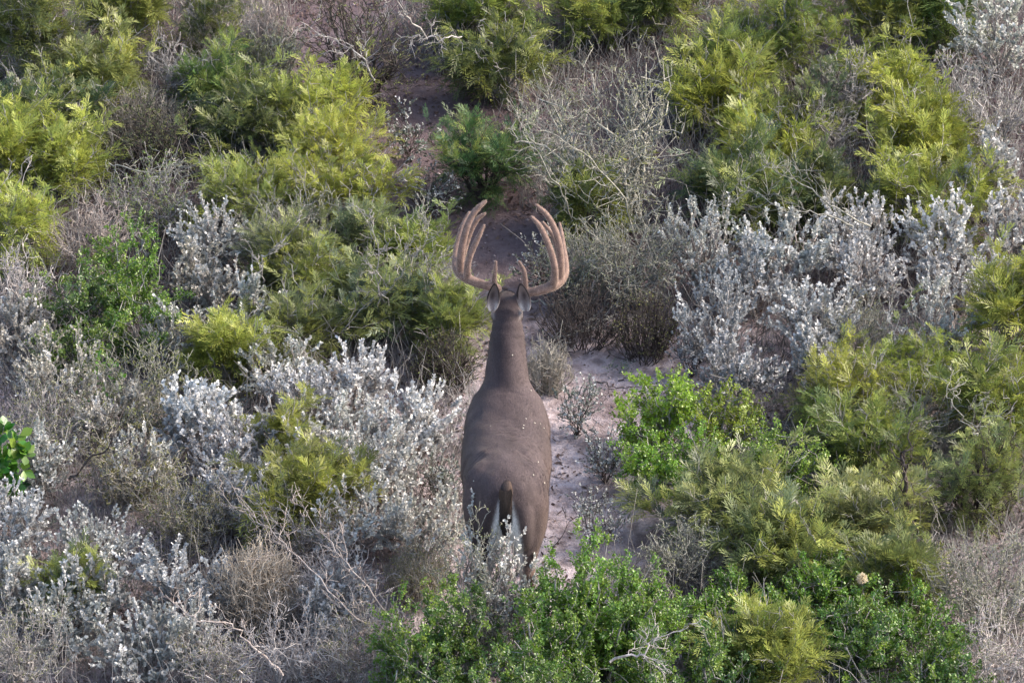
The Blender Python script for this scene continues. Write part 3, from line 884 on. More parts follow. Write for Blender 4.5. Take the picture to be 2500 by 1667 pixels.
    p = np.stack([sx * .026 * smoothstep(.72, .80, zt), -.055 - .03 * np.sqrt(1 - sx ** 2) + .01, zt], 1)
    d = nrm(np.stack([sx * .25, -.15 + r.normal(0, .1, nh), -np.ones(nh)], 1))
    L_ = r.uniform(.02, .06, nh)
    w = nrm(np.cross(d, np.array([0, -1.0, 0]))) * .0009
    Vh = np.stack([p - w, p + w, p + d * L_[:, None]], 1).reshape(-1, 3)
    mh = mesh_np("tail_hair", Vh, np.arange(nh * 3).reshape(-1, 3), [M_HIDE])
    cc = np.array([.065, .048, .04]) * (1 - smoothstep(.93, .82, zt))[:, None] + np.array([.02, .016, .016]) * smoothstep(.93, .82, zt)[:, None]
    a_ = mh.color_attributes.new("coat", 'FLOAT_COLOR', 'POINT')
    a_.data.foreach_set("color", np.repeat(np.concatenate([cc, np.ones((nh, 1))], 1), 3, 0).astype(np.float32).ravel())
    put("hair_fringe", mh, tail)

    # ears: cupped, opening backwards
    for s, lean, turn in ((-1, .0, .25), (1, .10, -.15)):
        nu, nv_ = 14, 22; V = []
        for j in range(nv_ + 1):
            t = j / nv_
            half = .0305 * (math.sin(math.pi * (t * .955 + .045) ** 0.82) ** 0.72)
            for i in range(nu + 1):
                a = (i / nu - .5) * 2
                w_ = half * math.sin(a * 1.45) / math.sin(1.45)
                dep = -.030 * (1 - abs(a) ** 2) * (math.sin(math.pi * min(t * .85 + .12, 1)) + .15) * .8 * (half / .0305)
                V.append((w_, -dep * 1.0, t * .185))
        V = np.array(V)
        Fc = [(j * (nu + 1) + i, j * (nu + 1) + i + 1, (j + 1) * (nu + 1) + i + 1, (j + 1) * (nu + 1) + i) for j in range(nv_) for i in range(nu)]
        RM = np.array((Matrix.Rotation(turn, 3, 'Z') @ Matrix.Rotation(lean * -1 * 1.0, 3, 'Y') @ Matrix.Rotation(math.radians(14), 3, 'X')))
        W = V @ RM.T + np.array([s * .080 + .011, 1.000, 1.305])
        me_ = bpy.data.meshes.new("ear"); me_.from_pydata([tuple(v) for v in W], [], Fc); me_.update()
        tt = V[:, 2] / .185
        aa = np.tile(np.abs((np.arange(nu + 1) / nu - .5) * 2), nv_ + 1)
        pale = np.array([.22, .19, .19]); cc = np.tile(pale, (len(V), 1))
        def mx(c, col, w): w = np.clip(w, 0, 1)[:, None]; return c * (1 - w) + col * w
        cc = mx(cc, np.array([.055, .045, .05]), np.exp(-((tt - .45) / .20) ** 2 - (aa / .35) ** 2) * 1.0)
        cc = mx(cc, np.array([.15, .11, .10]), .5 * smoothstep(.45, .95, tt))
        cc = mx(cc, np.array([.50, .47, .46]), smoothstep(.32, .15, tt) * .8 * smoothstep(.2, .7, aa))
        cc = mx(cc, np.array([.025, .02, .022]), smoothstep(.72, .9, aa) * smoothstep(.3, .55, tt) + smoothstep(.90, .96, tt))
        a_ = me_.color_attributes.new("coat", 'FLOAT_COLOR', 'POINT')
        a_.data.foreach_set("color", np.concatenate([cc, np.ones((len(cc), 1))], 1).astype(np.float32).ravel())
        me_.materials.append(M_HIDE); me_.polygons.foreach_set("use_smooth", np.ones(len(me_.polygons), dtype=bool))
        e = put("ear", me_); sm = e.modifiers.new("thickness", 'SOLIDIFY'); sm.thickness = .006; sm.offset = 0

    # eyes and nose (hidden from behind, there all the same)
    for s in (-1, 1):
        g = tube_loft([(s * .062, 1.165, 1.265), (s * .070, 1.168, 1.265)], [.016, .014], 12)
        put("eye", simple("eye", g, M_HIDE, lambda v: np.tile(np.array([.012, .01, .01]), (len(v), 1))))

    # antlers, traced against the photograph at their own distances (crop units -> 2500 px picture)
    def c2w(cx, cy, Y): return at_y(1050 + cx / 3.485, 450 + cy / 3.485, Y)
    base = np.array([DX, 0, GZ])
    def antler(paths, side):
        sol = []
        for pts, rad in paths:
            sol.append(tube_loft([c2w(*p) for p in pts], [q * .87 for q in rad], 18, up=(0, 1, 0.1)))
        me_ = fused("antler", sol, 0.0042, 3, M_VELVET)
        k = len(me_.vertices); v = np.empty(k * 3, dtype=np.float32); me_.vertices.foreach_get("co", v)
        v = v.reshape(-1, 3) - np.array([*deer.location], dtype=np.float32)
        me_.vertices.foreach_set("co", v.astype(np.float32).ravel()); me_.update()
        o = link("antler", me_, deer)
        rf = np.random.default_rng(21); nf = 14000; kk = rf.integers(0, k, nf)
        vv = np.empty(k * 3, dtype=np.float32); me_.vertices.foreach_get("co", vv); vv = vv.reshape(-1, 3).astype(float)
        nn_ = np.empty(k * 3, dtype=np.float32); me_.vertices.foreach_get("normal", nn_); nn_ = nn_.reshape(-1, 3).astype(float)
        pf = vv[kk] + rf.normal(0, .0012, (nf, 3)); df_ = nrm(nn_[kk] + rf.normal(0, .35, (nf, 3)) + np.array([0, 0, .3]))
        wf = nrm(np.cross(df_, rf.normal(0, 1, (nf, 3)))) * .0005
        Vf = np.stack([pf - wf, pf + wf, pf + df_ * rf.uniform(.002, .0048, (nf, 1))], 1).reshape(-1, 3)
        link("velvet_fuzz", mesh_np("velvet_fuzz", Vf, np.arange(nf * 3).reshape(-1, 3), [M_FUZZ]), o)
        return o
    antler([
        ([(575, 885, 1.10), (500, 868, 1.09), (420, 845, 1.09), (345, 815, 1.10), (275, 770, 1.14), (228, 700, 1.20), (222, 600, 1.27), (245, 470, 1.34), (285, 340, 1.39), (335, 240, 1.43)],
         [.024, .024, .025, .027, .029, .027, .020, .0165, .014, .0085]),
        ([(318, 790, 1.10), (318, 700, 1.075), (340, 610, 1.07), (378, 520, 1.075), (420, 430, 1.085), (458, 352, 1.10)], [.022, .0185, .0165, .0155, .0135, .0085]),
        ([(262, 750, 1.15), (258, 640, 1.14), (278, 500, 1.15), (315, 360, 1.165), (365, 255, 1.18), (420, 190, 1.19), (475, 147, 1.20)], [.024, .0215, .020, .0185, .017, .0145, .009]),
        ([(270, 640, 1.22), (310, 500, 1.24), (350, 390, 1.255), (400, 300, 1.265), (468, 250, 1.27)], [.018, .0155, .0145, .0135, .008]),
        ([(548, 875, 1.10), (548, 790, 1.085), (556, 720, 1.08), (560, 658, 1.08)], [.017, .0135, .0115, .0075])], -1)
    antler([
        ([(790, 905, 1.10), (860, 915, 1.09), (940, 900, 1.09), (1020, 872, 1.10), (1090, 835, 1.13), (1145, 760, 1.18), (1148, 650, 1.24), (1135, 540, 1.31), (1120, 430, 1.37), (1103, 333, 1.42)],
         [.024, .025, .026, .028, .028, .024, .019, .015, .0125, .008]),
        ([(1050, 855, 1.10), (1062, 760, 1.075), (1052, 660, 1.07), (1020, 550, 1.075), (972, 430, 1.085), (925, 345, 1.09), (866, 278, 1.10)], [.024, .0205, .019, .018, .017, .0145, .009]),
        ([(1105, 800, 1.14), (1112, 680, 1.14), (1105, 560, 1.15), (1078, 430, 1.165), (1030, 320, 1.18), (975, 240, 1.19), (905, 178, 1.20)], [.024, .0215, .020, .0185, .017, .0145, .009]),
        ([(1105, 640, 1.22), (1075, 520, 1.24), (1035, 420, 1.255), (960, 325, 1.265)], [.018, .015, .0135, .008]),
        ([(808, 890, 1.10), (808, 810, 1.085), (795, 730, 1.08), (755, 658, 1.08)], [.018, .015, .013, .008])], 1)
    return deer


build_deer()


# ------------------------------------------------------------------ the brush (crown boxes in 2352 px picture units: x0, x1, y0, y1)
# top left
acacia((-70, 210, -110, 210), "olive feathery shrub filling the top left corner of the photo", (0.12, 0.14, 0.055), .35)
acacia((170, 410, -90, 150), "yellowish feathery shrub along the top edge, second from the left corner", (0.125, 0.14, 0.045), .45)
acacia((370, 600, -80, 150), "fine dark olive shrub along the top edge beside the pinkish dry brush", (0.07, 0.09, 0.035), .15, fine=.6)
brush((545, 680, -60, 190), "pinkish dry brush standing upright at the top edge left of the dark clearing", M_BARKP, 1.0)
twiggy((560, 700, 60, 230), "small grey lichen covered shrub at the left edge of the dark clearing", M_BARKL, (0.25, 0.27, 0.2), 1.0)
twiggy((330, 500, 90, 270), "rounded tangle of bare grey twigs between olive shrubs in the upper left", M_BARKG, None, 1.1)
twiggy((460, 690, 90, 260), "fine leaved sage green shrub below the pinkish dry brush", M_BARKL, (0.16, 0.18, 0.09), 1.1, tuft=10)
acacia((120, 320, 120, 260), "feathery shrub with yellow tips above the dry grey brush, upper left", OLIVE, .8, .8)
acacia((-40, 240, 200, 350), "dark green feathery shrub at the left edge behind the bright yellow fronds", DARKG, .1, 1.1)
brush((210, 430, 190, 350), "grey dry brush thicket below the tangle of bare twigs, upper left", M_DRY, 1.0)
acacia((420, 600, 160, 290), "green feathery shrub with one bright green sprig beside the dry brush", (0.07, 0.13, 0.035), .25, .8)
twiggy((225, 500, 280, 410), "low dark grey green bush under the dry brush thicket, left", M_BARKD, (0.09, 0.11, 0.075), 1.2, tuft=10)
acacia((-50, 110, 270, 440), "bright yellow green fronds at the left edge of the photo, upper clump", YEL, .8)
acacia((70, 235, 310, 450), "bright yellow feathery shrub just right of the upper left edge clump", YEL, .7)
acacia((-60, 130, 410, 620), "yellow feathery shrub at the left edge above the broken grey twigs", YEL, .9)
acacia((670, 840, 180, 310), "bright yellow feathery shrub, topmost of the yellow mass left of the clearing", (0.36, 0.35, 0.06), .9, 1.0)
acacia((650, 860, 280, 420), "bright yellow feathery shrub in the middle of the yellow mass left of the clearing", (0.33, 0.33, 0.06), .8, 1.0)
acacia((480, 700, 210, 370), "olive feathery shrub left of the bright yellow mass", (0.095, 0.115, 0.05), .3, .8)
acacia((600, 730, 210, 330), "small yellow tufted shrub over bare soil left of the bright yellow mass", (0.19, 0.20, 0.045), .6, .45)
acacia((450, 700, 370, 540), "broad yellow green feathery shrub above the silver sprigs, left of centre", (0.24, 0.24, 0.06), .6, .9)
acacia((620, 900, 370, 520), "broad yellow feathery shrub at the foot of the yellow mass, beside the trail", (0.21, 0.20, 0.03), .7)
twiggy((240, 460, 400, 530), "twiggy shrub with light green leaf tips above the left silver shrub", M_BARKG, (0.16, 0.24, 0.06), 1.0, tuft=9)
twiggy((110, 340, 450, 640), "pinkish grey dry shrub above the left green shrub", M_BARKP, None, 1.1)
silver((390, 570, 450, 620), "silver shrub left of centre, highest of the silver shrubs left of the deer", (0.46, 0.47, 0.46), 1.1)
silver((440, 560, 600, 730), "thin silver shrub between the left green shrub and the olive feathery bushes", SILVG, .7)
silver((520, 655, 650, 780), "small silver shrub over a dark hollow left of the deer's neck", (0.44, 0.455, 0.44), 1.1)
acacia((560, 740, 480, 670), "greyish olive feathery shrub with bare grey forked stems, left of centre", (0.115, 0.13, 0.07), .25, .7, fine=.8)
acacia((640, 830, 560, 720), "yellow green feathery shrub halfway between the silver shrubs and the antlers", (0.15, 0.17, 0.055), .5, .8)
acacia((560, 790, 680, 820), "dull olive feathery shrub above the white sprigs left of the deer's neck", (0.12, 0.13, 0.06), .25, .9, fine=.85)
acacia((760, 930, 470, 630), "olive feathery shrub with pale crooked stems left of the antlers", (0.12, 0.135, 0.065), .3, .65)
acacia((860, 1020, 530, 660), "feathery shrub with yellow tips nearest the left antler", (0.12, 0.145, 0.035), .65, .6)
acacia((790, 980, 630, 780), "blue green feathery shrub left of the deer's head", (0.095, 0.12, 0.07), .2, .6, fine=.85, wild=.5)
acacia((950, 1110, 680, 790), "low green feathery shrub touching the left side of the deer's neck", (0.10, 0.13, 0.045), .45, .8, wild=.2)
brush((950, 1100, 760, 860), "low brown green tuft at the foot of the green shrub beside the deer's neck", M_BARKD, 1.0, leafcol=(0.10, 0.11, 0.06))
# left middle
silver((-40, 120, 690, 850), "grey sage shrub at the left edge just under the leafless thicket", SILVG, .7, M_BARKG)
silver((150, 330, 880, 1050), "grey sage shrub behind the bright green broad leaved vine", SILVG, .55, M_BARKG)
silver((390, 520, 560, 690), "small grey silver shrub just under the highest left silver shrub", SILVG, .8)
greens((200, 370, 510, 700), "bright green small leaved shrub at the left, upper lobe", (0.11, 0.21, 0.03), 1.1)
greens((50, 270, 590, 790), "dull green small leaved shrub at the left edge among grey twigs", (0.08, 0.14, 0.04), .8)
greens((190, 440, 630, 830), "largest green small leaved shrub in the left middle of the photo", (0.09, 0.17, 0.028), 1.1)
twiggy((-50, 140, 600, 790), "pinkish grey leafless thicket at the left edge of the photo, halfway up", M_PALE, None, 1.3)
silver((10, 220, 760, 960), "sparse grey silver shrub near the left edge below the leafless thicket", SILVG, .7, M_BARKG)
silver((340, 500, 690, 850), "pale silver shrub right of the large left green shrub", (0.40, 0.41, 0.38), .9)
twiggy((190, 460, 800, 1010), "dry grey green twiggy shrub below the large left green shrub", M_BARKL, (0.15, 0.17, 0.07), 1.2, tuft=8)
greens((90, 260, 760, 860), "low green small leaved shrub under the large left green shrub", (0.075, 0.13, 0.035), .8)
broadleaf((190, 300, 820, 960), "bright green broad leaved vine hanging among grey twigs at the left", 40, .035, (0.07, 0.22, 0.025))
acacia((455, 575, 760, 860), "small bright yellow feathery sprig between the white shrubs, left of centre", YEL, .9, 1.1)
silver((540, 725, 750, 930), "silver white shrub with tall sprigs right of the yellow sprig", (0.50, 0.52, 0.52), 1.0)
silver((700, 910, 790, 970), "white leaved shrub in front of the dark soil left of the deer's shoulders", (0.54, 0.555, 0.56), 1.0)
silver((350, 540, 880, 1060), "white leaved shrub with large clustered leaves, left of the yellow undergrowth", (0.52, 0.54, 0.57), 1.0, leaf=1.25)
acacia((560, 720, 960, 1060), "yellow feathery shrub showing through the white sprigs left of the deer", (0.21, 0.20, 0.05), .5, .18, wild=.3)
silver((860, 1050, 870, 1060), "thin white sprigged shrub touching the left flank of the deer", (0.54, 0.55, 0.55), .55)
silver((520, 780, 930, 1120), "silver white shrub with pinkish stems in the middle of the left side", (0.50, 0.51, 0.52), .8)
silver((590, 800, 850, 1010), "white sprigged shrub among yellow foliage, nearest above the pinkish stems", (0.52, 0.53, 0.54), .7)
silver((740, 1000, 1000, 1180), "silver white shrub with arching stems left of the deer's rump", (0.50, 0.51, 0.51), .75)
twiggy((-30, 230, 920, 1110), "grey leafless shrub with a dark leaning branch at the left edge", M_BARKG, (0.16, 0.17, 0.09), 1.1)
broadleaf((-60, 70, 1000, 1190), "glossy bright green broad leaved plant at the left edge of the photo", 90, .06, (0.045, 0.16, 0.018))
silver((30, 160, 1010, 1150), "small silver shrub beside the glossy broad leaved plant", (0.44, 0.46, 0.47), 1.0)
twiggy((200, 420, 990, 1180), "olive brown fine twiggy shrub left of the yellow undergrowth", M_DRY, (0.20, 0.18, 0.06), 1.2, tuft=9)
twiggy((300, 560, 1090, 1280), "olive fine leaved shrub between the white sprigs and the pale dry shrub", M_DRY, (0.16, 0.15, 0.06), 1.2, tuft=9)
twiggy((560, 800, 1100, 1290), "brown twiggy shrub with long pinkish stems left of the deer's legs", M_PALE, (0.20, 0.19, 0.10), 1.0, tuft=5)
acacia((560, 800, 1060, 1230), "olive yellow feathery shrub half hidden by pinkish stems", (0.15, 0.15, 0.04), .5, .6)
silver((420, 640, 1060, 1230), "loose silver sprigs on long bare stems in the lower left middle", (0.44, 0.45, 0.46), .45, leaf=1.15)
silver((700, 960, 1120, 1290), "loose white sprigs on pinkish stems left of the deer's hind legs", (0.48, 0.49, 0.49), .5)
# bottom left
silver((690, 900, 920, 1080), "airy white sprigged shrub between the deer's flank and the yellow foliage", (0.52, 0.53, 0.54), .6)
silver((440, 620, 960, 1120), "airy white sprigged shrub just left of the yellow foliage among the sprigs", (0.50, 0.51, 0.53), .6)
silver((120, 300, 1290, 1440), "grey silver shrub in the middle of the lower left silver mass", (0.38, 0.39, 0.40), .9)
silver((-60, 110, 1270, 1430), "dull silver shrub at the left edge just below the tall corner cluster", (0.38, 0.39, 0.40), .8)
silver((330, 540, 1380, 1530), "sparse silver shrub left of the curved pinkish branch", (0.38, 0.385, 0.39), .7)
silver((680, 860, 1330, 1480), "grey silver leaved shrub among the pinkish brown bare stems", (0.38, 0.38, 0.37), .5)
silver((880, 1060, 1140, 1290), "loose grey silver sprigs over the soil left of the deer's hind legs", (0.42, 0.42, 0.41), .5)
silver((250, 400, 1000, 1150), "thin silver sprigs over olive twigs at the left", (0.42, 0.43, 0.44), .5)
silver((-70, 130, 1110, 1300), "silver shrub at the left edge under the broad leaved plant", (0.44, 0.455, 0.465), 1.0)
silver((120, 330, 1170, 1350), "silver shrub in the lower left corner, tallest of its cluster", (0.43, 0.45, 0.47), 1.0)
acacia((80, 230, 1300, 1410), "dark green feathery shrub under the silver leaves, lower left corner", (0.10, 0.13, 0.045), .3, .35)
silver((290, 520, 1270, 1420), "silver shrub left of the pale beige dry shrub", (0.40, 0.42, 0.44), .9)
silver((60, 260, 1340, 1500), "dull silver shrub low in the lower left corner", (0.34, 0.36, 0.37), .8)
silver((230, 460, 1400, 1570), "grey silver shrub at the bottom edge, left of the curved pinkish branch", (0.34, 0.36, 0.37), .8, M_BARKG)
twiggy((-60, 160, 1400, 1600), "grey bare shrub in the bottom left corner", M_BARKG, (0.2, 0.2, 0.15), 1.3)
brush((480, 710, 1220, 1440), "pale beige dry shrub in the lower left, dense and leafless", M_BEIGE, 1.6, name="dry_brush")
twiggy((640, 880, 1260, 1450), "pinkish brown tangle of bare stems right of the pale beige dry shrub", M_PALE, None, 1.3)
twiggy((560, 780, 1400, 1600), "violet grey leafless thicket at the bottom edge, left of centre", M_PALE, None, 1.3)
twiggy((740, 930, 1400, 1600), "brownish bare thicket at the bottom edge beside the green shrubs", M_PALE, (0.18, 0.17, 0.12), 1.2)
twiggy((390, 600, 1440, 1600), "pale grey bare thicket at the bottom edge under the curved pinkish branch", M_PALE, (0.24, 0.23, 0.15), 1.0, tuft=4)
# round the deer's legs
silver((1040, 1170, 1150, 1290), "white flowering sprigs in front of the deer's left hind leg", (0.58, 0.585, 0.59), .75, Y=-0.10)
silver((1130, 1265, 1190, 1300), "white sprigs in front of the deer's right hind leg", (0.56, 0.57, 0.58), .75, Y=-0.08)
silver((1090, 1220, 1200, 1310), "white sprigs between the deer's hind legs", (0.55, 0.56, 0.57), .6, Y=-0.16)
twiggy((1000, 1200, 1210, 1380), "lichen grey twiggy shrub directly below the deer's hind legs", M_BARKL, (0.30, 0.31, 0.22), .9, tuft=5, Y=-0.25)
brush((880, 1040, 1240, 1380), "olive brown dry brush just left of the lichen grey shrub below the deer", M_DRY, 1.0, leafcol=(0.17, 0.16, 0.06))
# bottom right
greens((1190, 1440, 1210, 1400), "bright green small leaved shrub at the right of the deer's hooves", (0.12, 0.24, 0.03), 1.0, Y=-0.35)
greens((1360, 1560, 1290, 1450), "green small leaved shrub, second to the right below the deer", (0.10, 0.20, 0.03), 1.0, Y=-0.40)
greens((930, 1150, 1330, 1480), "green small leaved shrub left of centre near the bottom edge", (0.07, 0.14, 0.03), .9, Y=-0.5)
greens((860, 1130, 1420, 1610), "dark green small leaved shrub at the bottom edge just left of centre", DKG, .95, Y=-0.95)
greens((1110, 1350, 1370, 1540), "green small leaved shrub in the bottom centre with grey twigs behind", (0.085, 0.175, 0.03), .95, Y=-0.75)
greens((1180, 1440, 1480, 1640), "dark green small leaved shrub at the bottom edge below the centre", (0.06, 0.12, 0.025), .9, Y=-1.2)
greens((1420, 1680, 1420, 1600), "green small leaved shrub at the bottom edge, right of centre", (0.06, 0.135, 0.025), .95, Y=-0.9)
greens((1560, 1790, 1330, 1500), "green small leaved shrub below the white lichen branches", (0.085, 0.175, 0.03), 1.0)
greens((1760, 2010, 1290, 1460), "green small leaved shrub in the lower right, tallest of its row", (0.11, 0.215, 0.03), 1.0)
greens((1960, 2250, 1390, 1590), "green small leaved shrub near the lower right corner", (0.075, 0.165, 0.025), 1.0)
greens((1250, 1500, 1270, 1420), "bright green small leaved shrub between the hooves and the lichen branches", (0.085, 0.18, 0.025), 1.0, Y=-0.45)
greens((1000, 1240, 1440, 1640), "dark green small leaved shrub at the bottom edge with twigs showing through", (0.055, 0.115, 0.025), 1.0, Y=-1.15)
greens((1560, 1800, 1450, 1640), "dull green small leaved shrub at the bottom edge left of the yellow green feathery shrub", (0.06, 0.125, 0.028), 1.0)
greens((1660, 1880, 1380, 1540), "green small leaved shrub between two taller green shrubs in the lower right", (0.07, 0.15, 0.028), 1.0)
greens((1860, 2080, 1380, 1580), "dull green small leaved shrub behind the lower right corner bush", (0.065, 0.14, 0.028), 1.0)
greens((2080, 2260, 1500, 1640), "small green shrub at the very bottom edge in the lower right", (0.07, 0.15, 0.028), 1.0)
acacia((1640, 1900, 1430, 1620), "yellow green feathery shrub at the bottom edge in the lower right", (0.13, 0.16, 0.04), .6, .9)
twiggy((1470, 1650, 1230, 1350), "small shrub with white lichen crusted branches above the green shrubs", M_BARKL, (0.40, 0.40, 0.36), .9)
twiggy((2130, 2420, 1230, 1460), "pale grey bare shrub at the right edge, lower part of the photo", M_BARKL, (0.30, 0.30, 0.22), 1.2, tuft=4)
twiggy((2180, 2430, 1400, 1620), "pinkish bare shrub in the bottom right corner", M_PALE, (0.22, 0.22, 0.15), 1.2, tuft=3)
acacia((1530, 1790, 1080, 1250), "pale olive feathery shrub right of the sandy clearing, with yellow tip at its left", PALEA, .5, .9, fine=1.1)
acacia((1640, 1930, 1180, 1350), "pale olive feathery shrub above the lower right green shrubs", (0.15, 0.16, 0.07), .45, 1.0, fine=1.1)
acacia((1850, 2110, 1100, 1290), "straw tinted feathery shrub left of the dark trunk", (0.18, 0.175, 0.08), .5, 1.0, fine=1.05)
acacia((1930, 2150, 1240, 1420), "olive feathery shrub below the dark trunk", (0.12, 0.13, 0.045), .5, .9)
# right
greens((1430, 1620, 850, 1040), "lime green small leaved shrub at the right edge of the sandy clearing, upper", (0.21, 0.33, 0.03), 1.2)
greens((1560, 1760, 890, 1060), "lime and orange tinted small leaved shrub behind the lime green shrub", (0.22, 0.27, 0.035), 1.0)
greens((1420, 1660, 970, 1140), "green small leaved shrub at the right edge of the sandy clearing, lower", (0.14, 0.27, 0.03), 1.1)
greens((1640, 1920, 980, 1180), "yellowish green small leaved shrub in the middle of the right side", (0.17, 0.26, 0.04), 1.0)
acacia((1820, 2060, 800, 1000), "amber green feathery shrub below the bluish silver shrub", (0.17, 0.17, 0.03), .7, 1.0)
acacia((2010, 2240, 780, 960), "yellow green feathery shrub below the right silver shrub", (0.15, 0.18, 0.03), .6, 1.0)
acacia((1860, 2120, 930, 1120), "mid green feathery shrub above the dark trunk", (0.10, 0.14, 0.035), .45, 1.0)
acacia((2150, 2410, 820, 1030), "olive green feathery shrub at the right edge of the photo, halfway down", (0.12, 0.15, 0.035), .5, 1.0)
acacia((2090, 2420, 990, 1220), "dark green fine shrub right of the dark trunk", (0.075, 0.105, 0.045), .2, 1.1, M_BARKD, fine=.75)
acacia((2220, 2420, 590, 850), "yellow olive feathery shrub at the right edge in front of the silver shrub", (0.18, 0.175, 0.035), .7, 1.0)
silver((1510, 1720, 480, 690), "bluish silver shrub with upright sprigs nearest the bare grey shrub", SILVB, 1.05)
silver((1690, 1900, 500, 690), "bluish silver shrub in the middle of the right silver mass", (0.38, 0.41, 0.43), .95)
silver((1860, 2090, 450, 640), "silver shrub with tall white sprigs in front of the big yellow shrub", (0.45, 0.45, 0.47), .95)
silver((2060, 2290, 470, 670), "silver shrub at the right, second from the right edge", (0.46, 0.465, 0.47), .9)
silver((2240, 2400, 440, 620), "silver shrub at the right edge above the yellow olive shrub", (0.44, 0.45, 0.45), .8)
silver((1530, 1780, 640, 850), "faded bluish grey shrub with thin leaves beside the sandy clearing", (0.26, 0.285, 0.32), .65, M_BARKG)
silver((1740, 1990, 640, 830), "thin bluish silver shrub with bare arching stems, right of the clearing", (0.33, 0.345, 0.38), .6, M_BARKG)
silver((2010, 2260, 660, 850), "silver shrub above the yellow green feathery shrub on the right", (0.43, 0.445, 0.46), 1.0)
silver((1600, 1790, 800, 930), "violet grey sparse silver shrub behind the lime green shrub", (0.31, 0.32, 0.36), .6, M_BARKG)
silver((1830, 1910, 760, 870), "small white sprig standing alone right of the violet grey shrub", (0.50, 0.51, 0.53), 1.0)
twiggy((1880, 2080, 690, 850), "beige dry twiggy shrub in the middle of the right silver mass", M_BARKL, (0.28, 0.27, 0.20), 1.0, tuft=4)
silver((2220, 2340, 280, 500), "tall silver sprigged shrub right of the big yellow shrub", (0.43, 0.44, 0.44), .9)
# top right
silver((1900, 2080, 560, 720), "silver shrub in the dense centre of the right silver mass", (0.43, 0.44, 0.45), .9)
silver((1640, 1820, 570, 740), "bluish silver shrub low in the right silver mass, nearer the clearing", (0.36, 0.39, 0.42), .9)
silver((2120, 2300, 570, 720), "white silver shrub left of the yellow olive shrub at the right edge", (0.44, 0.45, 0.46), .9)
acacia((1540, 1780, 150, 300), "yellow feathery shrub right of the bare grey shrub's crown", (0.19, 0.19, 0.03), .8, 1.0)
acacia((1640, 1840, 270, 420), "yellow feathery shrub hanging over dark green bushes, upper right", (0.18, 0.19, 0.03), .75, .9)
acacia((1930, 2180, 120, 290), "yellow green feathery shrub, topmost of the big yellow mass at the right", (0.17, 0.20, 0.03), .65, 1.1)
acacia((1990, 2260, 230, 410), "bright yellow feathery shrub in the middle of the big right yellow mass", (0.20, 0.20, 0.03), .8, 1.1)
acacia((1990, 2290, 370, 530), "yellow green feathery shrub at the foot of the big right yellow mass", (0.17, 0.20, 0.032), .6, 1.0)
acacia((1690, 1990, 190, 400), "dark green fine shrub between the two yellow masses, upper right", DARKG, .1, 1.1, M_BARKD, fine=.7)
acacia((1580, 1850, 360, 540), "dark green feathery shrub with pale fallen looking branches, right of the bare grey shrub", (0.055, 0.085, 0.035), .2, .8, M_BARKG)
acacia((1780, 2010, 380, 520), "dark shaded feathery shrub behind the silver sprigs", (0.05, 0.07, 0.03), .15, .8, M_BARKD)
twiggy((1850, 2020, 120, 320), "violet grey bare shrub left of the big right yellow mass", M_BARKG, None, 1.0)
twiggy((2110, 2400, 110, 380), "large grey bare shrub at the right edge near the top", M_BARKG, (0.26, 0.27, 0.24), 1.1, tuft=2)
silver((2180, 2420, -60, 190), "silver shrub in the top right corner", (0.44, 0.45, 0.45), .8, M_BARKG)
acacia((1700, 1940, -90, 180), "green feathery shrub at the top edge, right of the grey lichen shrub", (0.11, 0.155, 0.035), .4, 1.0)
acacia((1930, 2110, -90, 140), "amber feathery shrub at the top edge in the upper right", (0.16, 0.155, 0.04), .7, .8)
acacia((2040, 2250, -90, 130), "dark green feathery shrub at the top edge beside the silver corner shrub", (0.065, 0.12, 0.035), .1, 1.0)
twiggy((1600, 1760, 10, 170), "blue grey lichen covered twiggy shrub near the top edge", M_BARKL, (0.24, 0.27, 0.24), 1.0)
acacia((1590, 1790, 60, 200), "olive feathery shrub under the blue grey lichen shrub", (0.10, 0.13, 0.035), .5, .7)
# top middle
acacia((960, 1250, -80, 140), "green feathery shrub at the top edge, in the middle of the photo", (0.115, 0.15, 0.035), .5, .9)
acacia((1230, 1500, -90, 110), "yellow green feathery shrub at the top edge, right of the middle", (0.105, 0.135, 0.035), .5, .8)
acacia((1050, 1260, 90, 230), "dark olive feathery shrub hanging over the shaded trail", (0.06, 0.08, 0.03), .2, .7)
acacia((1440, 1640, -80, 90), "shaded green feathery shrub at the top edge left of the lichen shrub", (0.07, 0.10, 0.03), .2, .8)
twiggy((650, 1010, -60, 260), "dark leafless shrub with long grey branches at the top edge", M_BARKD, (0.09, 0.10, 0.07), .5, rb=.013, zig=.05, sl=.2)
acacia((1010, 1220, 270, 470), "dark green feathery shrub standing on the trail behind the antlers", (0.045, 0.10, 0.030), .1, .55, M_BARKD, wild=.4)
twiggy((1160, 1600, 120, 530), "large bare grey shrub with zigzag lichen twigs, right of the antlers", M_BARKL, (0.36, 0.37, 0.22), .50, zig=.11, tuft=6, rb=.017, up=.8, sl=.19, lean=(-.22, .1))
twiggy((1330, 1590, 480, 720), "lower grey twiggy shrub at the foot of the large bare grey shrub", M_BARKL, (0.24, 0.25, 0.17), .45, zig=.12, tuft=4)
acacia((1270, 1420, 420, 560), "small olive feathery shrub between the right antler and the bare shrub", (0.08, 0.10, 0.035), .4, .6)
brush((1230, 1440, 620, 800), "brown dead brush in shade right of the deer's head", M_BARKD, .45)
brush((1400, 1560, 650, 830), "rust brown dead brush at the top of the sandy clearing", M_BARKD, .5, leafcol=(0.10, 0.085, 0.05))
brush((1205, 1310, 770, 880), "dry grass tuft on the sand right of the deer's neck", M_DRY, .6, name="grass_tuft")
twiggy((1240, 1420, 560, 680), "low lichen grey twigs on the ground right of the antlers", M_BARKL, (0.3, 0.3, 0.2), .25, zig=.1)
